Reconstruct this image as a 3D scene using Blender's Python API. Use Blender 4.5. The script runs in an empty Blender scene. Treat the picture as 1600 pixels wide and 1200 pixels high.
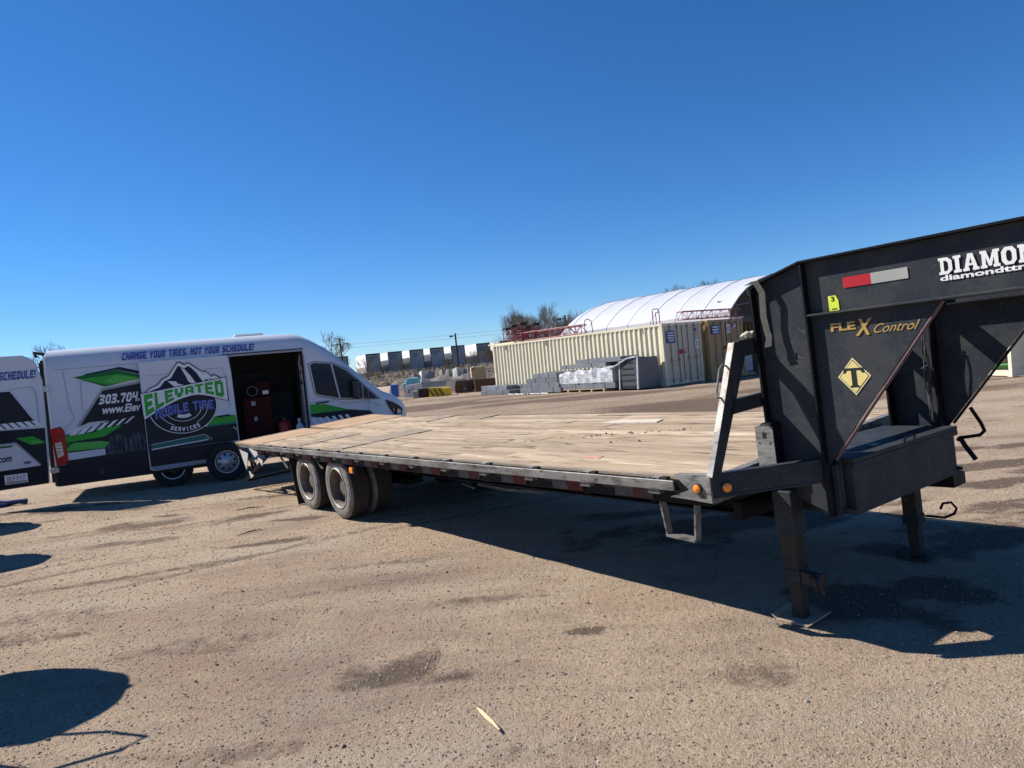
import bpy, bmesh, math, random
import numpy as np
from mathutils import Vector, Matrix, noise
from math import radians as rad, sin, cos, pi
S = bpy.context.scene
COL = S.collection
rnd = random.Random(11)

# ------------------------------------------------------------------ camera, sky, sun, exposure
CAMH = 1.686
PIT, ROL = rad(-1.93), rad(5.47)
cam_d = bpy.data.cameras.new('camera'); cam = bpy.data.objects.new('camera', cam_d); COL.objects.link(cam)
cam_d.sensor_fit = 'HORIZONTAL'; cam_d.sensor_width = 36; cam_d.lens = 1102.0/1600*36
cam_d.clip_start = 0.05; cam_d.clip_end = 6000
fw = Vector((0, cos(PIT), sin(PIT))); up0 = Vector((0, -sin(PIT), cos(PIT))); rt0 = Vector((1, 0, 0))
ix = cos(ROL)*rt0 - sin(ROL)*up0; iy = sin(ROL)*rt0 + cos(ROL)*up0
M = Matrix((ix, iy, -fw)).transposed().to_4x4(); M.translation = (0, 0, CAMH)
cam.matrix_world = M
S.camera = cam
SUNV = Vector((-1.040, 0.380, 1.0)).normalized()
sun_el = math.asin(SUNV.z); sun_az = math.atan2(SUNV.x, SUNV.y)
world = bpy.data.worlds.new('World'); S.world = world; world.use_nodes = True
wn = world.node_tree.nodes; wl = world.node_tree.links
sky = wn.new('ShaderNodeTexSky'); sky.sky_type = 'NISHITA'; sky.sun_disc = False
sky.sun_elevation = sun_el; sky.sun_rotation = sun_az
sky.altitude = 1600; sky.air_density = 1.0; sky.dust_density = 0.0; sky.ozone_density = 10.0
hsn = wn.new('ShaderNodeHueSaturation'); hsn.inputs['Saturation'].default_value = 1.12
wl.new(sky.outputs[0], hsn.inputs['Color']); wl.new(hsn.outputs[0], wn['Background'].inputs[0]); wn['Background'].inputs[1].default_value = 0.084
sun_d = bpy.data.lights.new('sun', 'SUN'); sun_d.energy = 5.0; sun_d.angle = rad(0.53); sun_d.color = (1.0, 0.94, 0.85)
sun = bpy.data.objects.new('sun', sun_d); COL.objects.link(sun)
sun.rotation_euler = SUNV.to_track_quat('Z', 'Y').to_euler(); sun.location = (-30, 12, 30)
S.view_settings.view_transform = 'Standard'; S.view_settings.look = 'None'
S.view_settings.exposure = 0.62; S.view_settings.gamma = 1.0; S.view_settings.use_curve_mapping = False

# ------------------------------------------------------------------ materials
MATS = {}
def mat(name, col, rough=0.6, metal=0.0, var=0.0, vscale=3.0, col2=None, bump=0.0, bscale=40.0, stretch=(1,1,1),
        spot=None, spot_scale=60.0, spot_amt=0.5, spec=0.5, rand=0.0, emit=None, trans=0.0, alpha=1.0, dust=None, dust_thr=0.55, dust_scale=2.0, coat=0.0):
    if name in MATS: return MATS[name]
    m = bpy.data.materials.new(name); m.use_nodes = True; MATS[name] = m
    n = m.node_tree.nodes; l = m.node_tree.links; b = n['Principled BSDF']
    b.inputs['Roughness'].default_value = rough; b.inputs['Metallic'].default_value = metal
    b.inputs['Specular IOR Level'].default_value = spec
    b.inputs['Transmission Weight'].default_value = trans; b.inputs['Alpha'].default_value = alpha
    b.inputs['Coat Weight'].default_value = coat
    tc = n.new('ShaderNodeTexCoord'); mp = n.new('ShaderNodeMapping'); mp.inputs['Scale'].default_value = stretch
    l.new(tc.outputs['Object'], mp.inputs['Vector'])
    vec = mp.outputs['Vector']
    if rand:
        oi = n.new('ShaderNodeObjectInfo'); ad = n.new('ShaderNodeVectorMath'); ad.operation = 'ADD'
        sc = n.new('ShaderNodeMath'); sc.operation = 'MULTIPLY'; sc.inputs[1].default_value = 57.0
        l.new(oi.outputs['Random'], sc.inputs[0]); l.new(mp.outputs['Vector'], ad.inputs[0]); l.new(sc.outputs[0], ad.inputs[1]); vec = ad.outputs[0]
    c4 = (*col, 1); cur = None
    def mixc(fac, a, bcol):
        x = n.new('ShaderNodeMix'); x.data_type = 'RGBA'
        if isinstance(fac, float): x.inputs[0].default_value = fac
        else: l.new(fac, x.inputs[0])
        for s, v in ((6, a), (7, bcol)):
            if isinstance(v, tuple): x.inputs[s].default_value = v
            else: l.new(v, x.inputs[s])
        return x.outputs[2]
    def noi(scale, detail=5, rgh=0.6):
        t = n.new('ShaderNodeTexNoise'); t.inputs['Scale'].default_value = scale; t.inputs['Detail'].default_value = detail
        t.inputs['Roughness'].default_value = rgh; l.new(vec, t.inputs['Vector']); return t.outputs['Fac']
    def ramp(f, a, bb):
        r = n.new('ShaderNodeMapRange'); r.inputs[1].default_value = a; r.inputs[2].default_value = bb; l.new(f, r.inputs[0]); return r.outputs[0]
    cur = c4
    if var or col2:
        c2 = (*(col2 if col2 else [c*(1-var) for c in col]), 1)
        cur = mixc(ramp(noi(vscale), 0.35, 0.65), cur, c2)
    if spot:
        cur = mixc(ramp(noi(spot_scale, 2, 0.5), 0.62-0.1*spot_amt, 0.72), cur, (*spot, 1))
    if dust:
        cur = mixc(ramp(noi(dust_scale, 8, 0.7), dust_thr, dust_thr+0.12), cur, (*dust, 1))
    if rand:
        hs = n.new('ShaderNodeHueSaturation'); mr = n.new('ShaderNodeMapRange')
        mr.inputs[3].default_value = 1-rand; mr.inputs[4].default_value = 1+rand
        l.new(oi.outputs['Random'], mr.inputs[0]); l.new(mr.outputs[0], hs.inputs['Value'])
        if isinstance(cur, tuple): hs.inputs['Color'].default_value = cur
        else: l.new(cur, hs.inputs['Color'])
        cur = hs.outputs[0]
    if isinstance(cur, tuple): b.inputs['Base Color'].default_value = cur
    else: l.new(cur, b.inputs['Base Color'])
    if bump:
        bp = n.new('ShaderNodeBump'); bp.inputs['Strength'].default_value = min(bump, 1.0); bp.inputs['Distance'].default_value = 0.01
        l.new(noi(bscale, 6, 0.65), bp.inputs['Height']); l.new(bp.outputs[0], b.inputs['Normal'])
    if emit:
        b.inputs['Emission Color'].default_value = (*emit, 1); b.inputs['Emission Strength'].default_value = 1.0
    return m

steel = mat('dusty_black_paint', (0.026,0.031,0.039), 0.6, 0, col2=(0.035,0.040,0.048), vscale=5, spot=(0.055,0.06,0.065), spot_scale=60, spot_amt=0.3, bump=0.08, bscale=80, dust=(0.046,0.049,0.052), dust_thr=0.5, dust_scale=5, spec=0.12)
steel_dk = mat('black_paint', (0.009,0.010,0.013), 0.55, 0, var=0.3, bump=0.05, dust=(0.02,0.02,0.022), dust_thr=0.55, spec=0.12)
worn = mat('worn_rail_steel', (0.11,0.105,0.10), 0.55, 0.2, col2=(0.26,0.25,0.235), vscale=9, spot=(0.035,0.03,0.028), spot_scale=26, spot_amt=0.8, stretch=(.35,1,1), bump=0.3, bscale=60)
white_worn = mat('worn_white_steel', (0.62,0.62,0.60), 0.4, 0.1, spot=(0.16,0.15,0.15), spot_scale=30, spot_amt=0.2, bump=0.15)
glare_white = mat('white_glare_rust', (0.46,0.44,0.39), 0.5, 0, dust=(0.20,0.14,0.09), dust_thr=0.50, dust_scale=7, bump=0.2)  # sun glare put in as white colour, with brown rust patches
leg_rust = mat('rusty_leg_steel', (0.030,0.029,0.028), 0.65, 0.0, spec=0.15, col2=(0.055,0.042,0.032), vscale=7, dust=(0.16,0.08,0.035), dust_thr=0.62, dust_scale=8, bump=0.3)
wood = mat('weathered_plank', (0.45,0.35,0.245), 0.9, 0, spec=.2, col2=(0.34,0.255,0.175), vscale=1.8, stretch=(0.4,3.0,5), spot=(0.12,0.085,0.06), spot_scale=6.0, spot_amt=0.6, bump=0.9, bscale=10, rand=0.15, dust=(0.55,0.46,0.35), dust_thr=0.54, dust_scale=2.6)
plyw = mat('brown_ramp_board', (0.44,0.30,0.185), 0.8, 0, col2=(0.34,0.22,0.13), vscale=3, bump=0.3, bscale=30)
patchm = mat('grey_worn_wood', (0.30,0.235,0.17), 0.85, 0, var=0.3, vscale=8, stretch=(1,4,1), bump=0.4, bscale=40, dust=(0.40,0.31,0.22), dust_thr=0.5)
whitep = mat('pale_worn_patch', (0.62,0.55,0.45), 0.8, 0, var=0.2, vscale=14, dust=(0.48,0.36,0.25), dust_thr=0.55, dust_scale=12)
redp = mat('faded_red_paint', (0.48,0.24,0.17), 0.8, 0, dust=(0.5,0.37,0.25), dust_thr=0.48, dust_scale=14)
tape_r = mat('red_reflective_tape', (0.45,0.012,0.02), 0.35, 0, var=0.2, bump=0.1)
tape_w = mat('silver_reflective_tape', (0.36,0.36,0.34), 0.35, 0, var=0.2)
tape_rd = mat('dusty_red_tape', (0.13,0.022,0.02), 0.6, 0, spec=.2, var=0.4, vscale=20, dust=(0.07,0.055,0.05), dust_thr=0.5)
tape_wd = mat('dusty_silver_tape', (0.12,0.115,0.11), 0.6, 0, spec=.2, var=0.4, vscale=20, dust=(0.06,0.055,0.05), dust_thr=0.5)
amber = mat('amber_lens', (0.85,0.24,0.01), 0.25, 0, coat=0.5)
rubber = mat('tyre_rubber', (0.022,0.021,0.02), 0.85, 0, var=0.3, bump=0.2)
rubber_d = mat('dusty_tyre_wall', (0.115,0.108,0.095), 0.9, 0, col2=(0.20,0.185,0.165), vscale=12, bump=0.4, bscale=50)
rubber_t = mat('dusty_tread', (0.045,0.042,0.038), 0.9, 0, var=0.4, vscale=20, bump=0.3)
rim_rust = mat('dusty_rim_steel', (0.17,0.145,0.115), 0.6, 0.2, col2=(0.10,0.085,0.07), vscale=9, bump=0.2)
rim_ed = mat('pale_rim_lip', (0.38,0.36,0.32), 0.5, 0.3, var=0.3)
yellow_st = mat('yellow_sticker', (0.72,0.60,0.22), 0.4, 0, var=0.15)
pale_st = mat('pale_yellow_sticker', (0.70,0.62,0.36), 0.4)
neon_st = mat('neon_sticker', (0.62,0.72,0.05), 0.5)
black_pr = mat('black_print', (0.012,0.012,0.012), 0.5)
gold_pr = mat('gold_print', (0.40,0.26,0.07), 0.4)
white_pr = mat('white_print', (0.72,0.72,0.70), 0.45)
cloth = mat('folded_pale_cloth', (0.50,0.50,0.36), 0.95, 0, var=0.3, vscale=20, bump=0.8, bscale=30)
strapm = mat('olive_strap', (0.085,0.086,0.074), 0.9, 0, var=0.25, vscale=25, bump=0.3)
conduit = mat('purple_brown_conduit', (0.10,0.055,0.062), 0.45, 0, var=0.2)
cablem = mat('grey_cable', (0.075,0.075,0.078), 0.6, spec=.2)
# van
vwhite = mat('van_white_paint', (0.56,0.60,0.67), 0.35, 0, var=0.04, spec=.35)
vseam = mat('panel_seam', (0.22,0.26,0.33), 0.6)
vgreen = mat('wrap_green', (0.035,0.33,0.045), 0.3, spec=.15); vgreen2 = mat('wrap_dark_green', (0.012,0.13,0.035), 0.3, spec=.15); vlgreen = mat('wrap_light_green', (0.09,0.42,0.08), 0.3, spec=.15)
vdark = mat('wrap_charcoal', (0.014,0.018,0.026), 0.4, 0, col2=(0.022,0.025,0.032), vscale=4, spec=.15)
vblack = mat('lower_black_wrap', (0.012,0.016,0.026), 0.35, spec=.15)
vgrey = mat('wrap_grey', (0.30,0.32,0.36), 0.35, spec=.15); vteal = mat('wrap_teal', (0.02,0.16,0.13), 0.35, spec=.15)
vnavy = mat('wrap_navy', (0.008,0.018,0.045), 0.35, spec=.15); vblue = mat('wrap_blue_letters', (0.06,0.10,0.34), 0.35, spec=.15)
vmblue = mat('wrap_mid_blue', (0.12,0.17,0.48), 0.35, spec=.15); vlet = mat('wrap_white_letters', (0.70,0.72,0.75), 0.35, spec=.15)
vtyre = mat('printed_tyre', (0.10,0.11,0.13), 0.5, 0, spec=.15, col2=(0.015,0.018,0.025), vscale=16, stretch=(1,1,.3))
glass = mat('dark_window_glass', (0.014,0.026,0.04), 0.1, 0, spec=0.16)
plastic = mat('black_plastic', (0.015,0.016,0.018), 0.5)
redlens = mat('red_tail_lens', (0.36,0.004,0.010), 0.2, 0, spec=.3); clearlens = mat('clear_lens', (0.45,0.46,0.48), 0.12, 0.2, coat=0.6)
hingem = mat('hinge_metal', (0.42,0.44,0.48), 0.3, 0.7)
liner = mat('van_liner', (0.028,0.028,0.03), 0.8, 0, var=0.3); beige = mat('bulkhead_board', (0.52,0.49,0.44), 0.7, 0, var=0.15)
silver = mat('silver_wheel', (0.42,0.45,0.50), 0.35, 0.6, var=0.15)
darkrim = mat('dark_rim', (0.05,0.052,0.056), 0.45, 0.4)
redm = mat('dark_red_enamel', (0.04,0.004,0.005), 0.5, 0, var=0.2, spec=.1); redcan = mat('red_plastic', (0.36,0.015,0.012), 0.4)
bottle = mat('white_bottle', (0.6,0.62,0.66), 0.35); hosem = mat('hose_black', (0.01,0.01,0.01), 0.5)
bluecl = mat('navy_blue_cloth', (0.03,0.04,0.16), 0.9, 0, var=0.4, vscale=18, bump=0.5)
# yard
cream = mat('cream_container_paint', (0.72,0.65,0.47), 0.5, 0, col2=(0.66,0.59,0.42), vscale=1.4, dust=(0.50,0.43,0.32), dust_thr=0.68, dust_scale=1.5)
creamd = mat('cream_door_paint', (0.56,0.50,0.38), 0.5, 0, var=0.1, dust=(0.42,0.34,0.23), dust_thr=0.66, dust_scale=3)
tan = mat('tan_container_paint', (0.40,0.26,0.12), 0.55, 0, col2=(0.34,0.215,0.10), vscale=1.5, dust=(0.26,0.16,0.08), dust_thr=0.6)
rodm = mat('lock_rod', (0.22,0.20,0.16), 0.5, 0.2); bluesign = mat('blue_sign', (0.02,0.045,0.22), 0.4); signw = mat('sign_white', (0.72,0.72,0.72), 0.4)
redlock = mat('red_lock_cover', (0.45,0.015,0.02), 0.4); flagr = mat('flag_red', (0.42,0.06,0.08), 0.5); flagb = mat('flag_blue', (0.03,0.04,0.16), 0.5)
tentm = mat('white_canopy_fabric', (0.46,0.48,0.53), 0.6, 0, var=0.06, vscale=1.5, bump=0.3, bscale=2.5, dust=(0.46,0.48,0.53), dust_thr=0.56)
tentrib = mat('canopy_rib_seam', (0.60,0.62,0.66), 0.6); ribsteel = mat('galvanised_tube', (0.28,0.30,0.33), 0.4, 0.6)
bundle = mat('grey_panel_bundle', (0.12,0.13,0.15), 0.6, 0, col2=(0.17,0.18,0.20), vscale=2.5, rand=0.2)
wrapm = mat('white_plastic_wrap', (0.62,0.63,0.65), 0.35, 0, col2=(0.34,0.35,0.38), vscale=5, stretch=(4,.7,3), bump=0.9, bscale=6)
palw = mat('pallet_wood', (0.50,0.36,0.20), 0.85, 0, var=0.3)
latred = mat('red_lattice_paint', (0.22,0.018,0.032), 0.5, 0, var=0.3, vscale=8); latpink = mat('faded_pink_paint', (0.36,0.14,0.16), 0.6)
blk = mat('matte_black', (0.015,0.014,0.013), 0.8)
bark = mat('bare_twig', (0.20,0.16,0.125), 0.9, 0, var=0.3); barkl = mat('pale_bark', (0.25,0.21,0.17), 0.9, 0, var=0.3)
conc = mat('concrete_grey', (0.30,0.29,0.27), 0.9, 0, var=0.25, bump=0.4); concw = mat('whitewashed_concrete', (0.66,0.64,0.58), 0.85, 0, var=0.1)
dump = mat('rusty_brown_steel', (0.10,0.055,0.032), 0.8, 0, col2=(0.065,0.038,0.024), vscale=2, rand=0.1)
tanbox = mat('tan_board', (0.62,0.44,0.22), 0.8, 0, var=0.12); yellowm = mat('yellow_enamel', (0.72,0.46,0.01), 0.45, 0, var=0.12, vscale=6)
bluep = mat('blue_plastic', (0.02,0.08,0.42), 0.4); tealm = mat('pale_teal_tarp', (0.13,0.42,0.46), 0.6, 0, col2=(0.28,0.55,0.58), vscale=4, bump=0.4)
polew = mat('pole_wood', (0.055,0.045,0.038), 0.9, 0, var=0.2); whitep2 = mat('pale_post', (0.55,0.50,0.42), 0.8, 0, var=0.2)
trw = mat('trailer_white', (0.74,0.74,0.74), 0.5, 0, var=0.06, vscale=1); trg = mat('trailer_end_grey', (0.27,0.28,0.30), 0.6, 0, col2=(0.22,0.22,0.23), vscale=.8, rand=0.18)
trf = mat('trailer_frame', (0.05,0.045,0.042), 0.6); greenp = mat('green_pipe_paint', (0.16,0.48,0.16), 0.5, 0, var=0.2); greyp = mat('grey_pipe', (0.25,0.27,0.29), 0.4, 0.4)
brush = mat('dry_brush', (0.20,0.155,0.10), 0.95, 0, col2=(0.10,0.075,0.05), vscale=.6); stone = mat('gravel_stone', (0.33,0.28,0.23), 0.9, 0, var=0.4, vscale=30, bump=0.3, bscale=90)
splint = mat('wood_splinter', (0.62,0.50,0.30), 0.85, 0, var=0.3, vscale=40, stretch=(1,8,1))

# ------------------------------------------------------------------ mesh helpers
class MB:
    def __init__(s, f=None): s.v = []; s.f = []; s.tr = f; s.mi = []; s.cm = 0
    def add(s, vs, fs):
        o = len(s.v)
        s.v += [tuple(s.tr(*p)) if s.tr else tuple(p) for p in vs]
        s.f += [tuple(i+o for i in f) for f in fs]; s.mi += [s.cm]*len(fs); return s
    def box(s, a, b):
        x0,y0,z0 = a; x1,y1,z1 = b
        return s.add([(x0,y0,z0),(x1,y0,z0),(x1,y1,z0),(x0,y1,z0),(x0,y0,z1),(x1,y0,z1),(x1,y1,z1),(x0,y1,z1)],
            [(0,3,2,1),(4,5,6,7),(0,1,5,4),(1,2,6,5),(2,3,7,6),(3,0,4,7)])
    def hexa(s, p):  # 4 bottom, 4 top
        return s.add(p, [(0,3,2,1),(4,5,6,7),(0,1,5,4),(1,2,6,5),(2,3,7,6),(3,0,4,7)])
    def beam(s, p0, p1, w, h, upv=(0,0,1)):
        p0 = Vector(p0); p1 = Vector(p1); d = (p1-p0).normalized(); uu = Vector(upv)
        if abs(d.dot(uu)) > .98: uu = Vector((1,0,0))
        sd = d.cross(uu).normalized(); u2 = sd.cross(d).normalized()
        q = []
        for p in (p0, p1):
            for a, b in ((-1,-1),(1,-1),(1,1),(-1,1)): q.append(p+sd*a*w/2+u2*b*h/2)
        return s.add(q, [(0,1,2,3),(7,6,5,4),(0,4,5,1),(1,5,6,2),(2,6,7,3),(3,7,4,0)])
    def tube(s, pts, r, n=8, cap=True):
        pts = [Vector(p) for p in pts]; rs = r if isinstance(r, (list, tuple)) else [r]*len(pts)
        rings = []; prev = None
        for i, p in enumerate(pts):
            d = (pts[min(i+1, len(pts)-1)]-pts[max(i-1, 0)]).normalized()
            if prev is None:
                a = Vector((0,0,1)) if abs(d.z) < .9 else Vector((1,0,0)); x = d.cross(a).normalized()
            else: x = (prev-d*prev.dot(d)).normalized()
            prev = x; y = d.cross(x)
            rings.append([p+(x*cos(2*pi*k/n)+y*sin(2*pi*k/n))*rs[i] for k in range(n)])
        vs = [q for r_ in rings for q in r_]; fs = []
        for i in range(len(pts)-1):
            for k in range(n):
                k2 = (k+1) % n; fs.append((i*n+k, i*n+k2, (i+1)*n+k2, (i+1)*n+k))
        if cap: fs.append(tuple(range(n))[::-1]); fs.append(tuple((len(pts)-1)*n+k for k in range(n)))
        return s.add(vs, fs)
    def cyl(s, p0, p1, r, n=16): return s.tube([p0, p1], r, n)
    def lathe(s, c, axis, prof, n=32):  # prof: (radius, offset along axis)
        c = Vector(c); d = Vector(axis).normalized(); a = Vector((0,0,1)) if abs(d.z) < .9 else Vector((1,0,0))
        x = d.cross(a).normalized(); y = d.cross(x)
        vs = []
        for r, o in prof:
            for k in range(n): vs.append(c+d*o+(x*cos(2*pi*k/n)+y*sin(2*pi*k/n))*r)
        fs = []
        for i in range(len(prof)-1):
            for k in range(n):
                k2 = (k+1) % n; fs.append((i*n+k, (i+1)*n+k, (i+1)*n+k2, i*n+k2))
        return s.add(vs, fs)
    def prism(s, poly, o, ex, ey, ez):  # poly 2D in (ex,ey) extruded by ez vector
        o = Vector(o); ex = Vector(ex); ey = Vector(ey); ez = Vector(ez); n = len(poly)
        vs = [o+ex*a+ey*b for a, b in poly]+[o+ex*a+ey*b+ez for a, b in poly]
        return s.add(vs, [tuple(range(n))[::-1], tuple(range(n, 2*n))]+[(i, (i+1) % n, n+(i+1) % n, n+i) for i in range(n)])
    def build(s, name, m, parent=None, smooth=False, bev=0.0, recalc=True):
        me = bpy.data.meshes.new(name); me.from_pydata([tuple(v) for v in s.v], [], s.f)
        ms = m if isinstance(m, (list, tuple)) else [m]
        for k in ms: me.materials.append(k)
        if len(ms) > 1: me.polygons.foreach_set('material_index', s.mi)
        if recalc or bev:
            bm = bmesh.new(); bm.from_mesh(me)
            if recalc: bmesh.ops.recalc_face_normals(bm, faces=bm.faces)
            if bev: bmesh.ops.bevel(bm, geom=[e for e in bm.edges if len(e.link_faces) == 2 and e.calc_face_angle(0) > .5], offset=bev, segments=1, affect='EDGES')
            bm.to_mesh(me); bm.free()
        if smooth:
            me.polygons.foreach_set('use_smooth', [True]*len(me.polygons)); me.set_sharp_from_angle(angle=rad(35))
        o = bpy.data.objects.new(name, me); COL.objects.link(o)
        if parent: o.parent = parent
        return o
def tag(o, label=None, cat=None, group=None, kind=None):
    if label: o['label'] = label
    if cat: o['category'] = cat
    if group: o['group'] = group
    if kind: o['kind'] = kind
    return o
def empty(name, loc=(0,0,0), rz=0, label=None, cat=None, group=None, mw=None):
    o = bpy.data.objects.new(name, None); COL.objects.link(o); o.empty_display_size = .2
    if mw is not None: o.matrix_world = mw
    else: o.location = loc; o.rotation_euler = (0,0,rz)
    return tag(o, label, cat, group)
def copy_tree(o, parent=None, depth=0):
    c = o.copy(); COL.objects.link(c); c.parent = parent
    for ch in list(o.children): copy_tree(ch, c, depth+1)
    return c
def text_mesh(name, s, m, parent, origin, ex, ey, nrm, width, height, shear=0.0, bold=0.0, off=0.0, spacing=1.0, tapef=None):
    """letters fitted into width x height, lower-left corner at origin, raised by off along nrm"""
    cu = bpy.data.curves.new(name, 'FONT'); cu.body = s; cu.size = 1; cu.offset = bold; cu.space_character = spacing; cu.resolution_u = 3
    ob = bpy.data.objects.new(name, cu); COL.objects.link(ob)
    dg = bpy.context.evaluated_depsgraph_get(); me = bpy.data.meshes.new_from_object(ob.evaluated_get(dg))
    bpy.data.objects.remove(ob); bpy.data.curves.remove(cu)
    co = np.zeros(len(me.vertices)*3); me.vertices.foreach_get('co', co); co = co.reshape(-1, 3)
    x0, x1 = co[:,0].min(), co[:,0].max(); y0, y1 = co[:,1].min(), co[:,1].max()
    X = (co[:,0]-x0)/(x1-x0); Y = (co[:,1]-y0)/(y1-y0)
    if tapef: X, Y = tapef(X, Y)
    a = X*width+Y*height*shear; b = Y*height
    o = Vector(origin)+Vector(nrm)*off; ex = Vector(ex); ey = Vector(ey)
    P = np.outer(a, ex)+np.outer(b, ey)+np.array(o)
    me.vertices.foreach_set('co', P.ravel()); me.update(); me.name = name
    me.materials.clear(); me.materials.append(m)
    ob = bpy.data.objects.new(name, me); COL.objects.link(ob); ob.parent = parent
    return ob
GL = dict(A=".XXXX. XXXXXX XX..XX XX..XX XXXXXX XXXXXX XX..XX XX..XX", B="XXXXX. XXXXXX XX..XX XXXXX. XX..XX XX..XX XXXXXX XXXXX.", C=".XXXXX XXXXXX XX.... XX.... XX.... XX.... XXXXXX .XXXXX",
 D="XXXXX. XXXXXX XX..XX XX..XX XX..XX XX..XX XXXXXX XXXXX.", E="XXXXXX XXXXXX XX.... XXXXX. XXXXX. XX.... XXXXXX XXXXXX", G=".XXXXX XXXXXX XX.... XX.XXX XX.XXX XX..XX XXXXXX .XXXX.",
 H="XX..XX XX..XX XX..XX XXXXXX XXXXXX XX..XX XX..XX XX..XX", I="XX XX XX XX XX XX XX XX", L="XX.... XX.... XX.... XX.... XX.... XX.... XXXXXX XXXXXX", M="XX..XX XXXXXX XXXXXX XX..XX XX..XX XX..XX XX..XX XX..XX",
 N="XX..XX XXX.XX XXXXXX XXXXXX XX.XXX XX..XX XX..XX XX..XX", O=".XXXX. XXXXXX XX..XX XX..XX XX..XX XX..XX XXXXXX .XXXX.", R="XXXXX. XXXXXX XX..XX XXXXX. XXXXX. XX.XX. XX..XX XX..XX", S=".XXXXX XXXXXX XX.... XXXXX. .XXXXX ....XX XXXXXX XXXXX.",
 T="XXXXXX XXXXXX ..XX.. ..XX.. ..XX.. ..XX.. ..XX.. ..XX..", U="XX..XX XX..XX XX..XX XX..XX XX..XX XX..XX XXXXXX .XXXX.", V="XX..XX XX..XX XX..XX XX..XX XXXXXX .XXXX. .XXXX. ..XX..", Y="XX..XX XX..XX XXXXXX .XXXX. ..XX.. ..XX.. ..XX.. ..XX..")
GL.update({'3':"XXXXX. XXXXXX ....XX .XXXX. .XXXX. ....XX XXXXXX XXXXX.", '0':GL['O'], '7':"XXXXXX XXXXXX ....XX ...XX. ...XX. ..XX.. ..XX.. ..XX..", '4':"XX..XX XX..XX XX..XX XXXXXX XXXXXX ....XX ....XX ....XX",
 '.':".. .. .. .. .. .. XX XX", ',':".. .. .. .. .. XX XX .X", '!':"XX XX XX XX XX .. XX XX", ' ':"... ... ... ... ... ... ... ..."})
def block_text(name, s, m, parent, origin, ex, ey, nrm, width, height, shear=0.0, off=0.0, warp=None):
    """heavy square lettering cut from one mesh, each stroke run a plain face"""
    total = sum(len(GL[c].split()[0])+1 for c in s)-1; x = 0; ob = None
    o = Vector(origin)+Vector(nrm)*off; ex = Vector(ex); ey = Vector(ey)
    for c in s:
        rows = GL[c].split(); w_ = len(rows[0]); vs = []; fs = []
        for j, row in enumerate(rows):
            i = 0
            while i < w_:
                if row[i] != 'X': i += 1; continue
                i0 = i
                while i < w_ and row[i] == 'X' and i-i0 < 2: i += 1
                y1 = 1-j/8; y0 = 1-(j+1)/8
                q = [((x+i0)/total, y0), ((x+i)/total, y0), ((x+i)/total, y1), ((x+i0)/total, y1)]
                if warp: q = [warp(a, b_) for a, b_ in q]
                k = len(vs); vs += [tuple(o+ex*(a*width+b_*height*shear)+ey*(b_*height)) for a, b_ in q]; fs.append((k,k+1,k+2,k+3))
        x += w_+1
        if not fs: continue
        me = bpy.data.meshes.new(name); me.from_pydata(vs, [], fs); me.materials.append(m)
        ob = bpy.data.objects.new(name, me); COL.objects.link(ob); ob.parent = parent
    return ob
def copyob(o, parent=None, loc=None):
    c = o.copy(); COL.objects.link(c); c.parent = parent if parent is not None else o.parent
    if loc is not None: c.location = loc
    return c

#@@GROUND
# ------------------------------------------------------------------ ground sheet
def axis_coords(lo, hi, step, far, g=1.13):
    c = list(np.arange(lo, hi, step)); s = step; x = c[-1]
    while x < far: s *= g; x += s; c.append(x)
    s = step; x = c[0]; l = []
    while x > -far: s *= g; x -= s; l.append(x)
    return np.array(l[::-1]+c)
gx = axis_coords(-9, 8, .07, 3000); gy = axis_coords(1.2, 15, .07, 3000, 1.09)
gy = np.concatenate([[-3000, -600, -100, -20, -5, -1], gy[gy > -.5]])
rs = np.random.RandomState(5)
def vnoise(X, Y, scale, seed):
    r = np.random.RandomState(seed); T = r.rand(256, 256)
    x = X/scale; y = Y/scale; xi = np.floor(x).astype(int); yi = np.floor(y).astype(int); fx = x-xi; fy = y-yi
    fx = fx*fx*(3-2*fx); fy = fy*fy*(3-2*fy); g = lambda a, b: T[a % 256, b % 256]
    return (g(xi,yi)*(1-fx)+g(xi+1,yi)*fx)*(1-fy)+(g(xi,yi+1)*(1-fx)+g(xi+1,yi+1)*fx)*fy
def fbm(X, Y, scale, seed, octv=4):
    t = 0; a = 1; n_ = 0
    for k in range(octv): t = t+a*vnoise(X, Y, scale/2**k, seed+k); n_ += a; a *= .5
    return t/n_
XX, YY = np.meshgrid(gx, gy)
near = np.exp(-((XX/14)**2+((YY-6)/14)**2))
ZZ = ((fbm(XX, YY, 1.3, 1)-.5)*.03+(fbm(XX, YY, .3, 9, 3)-.5)*.010)*near
DIST = np.hypot(XX, YY)
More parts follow.
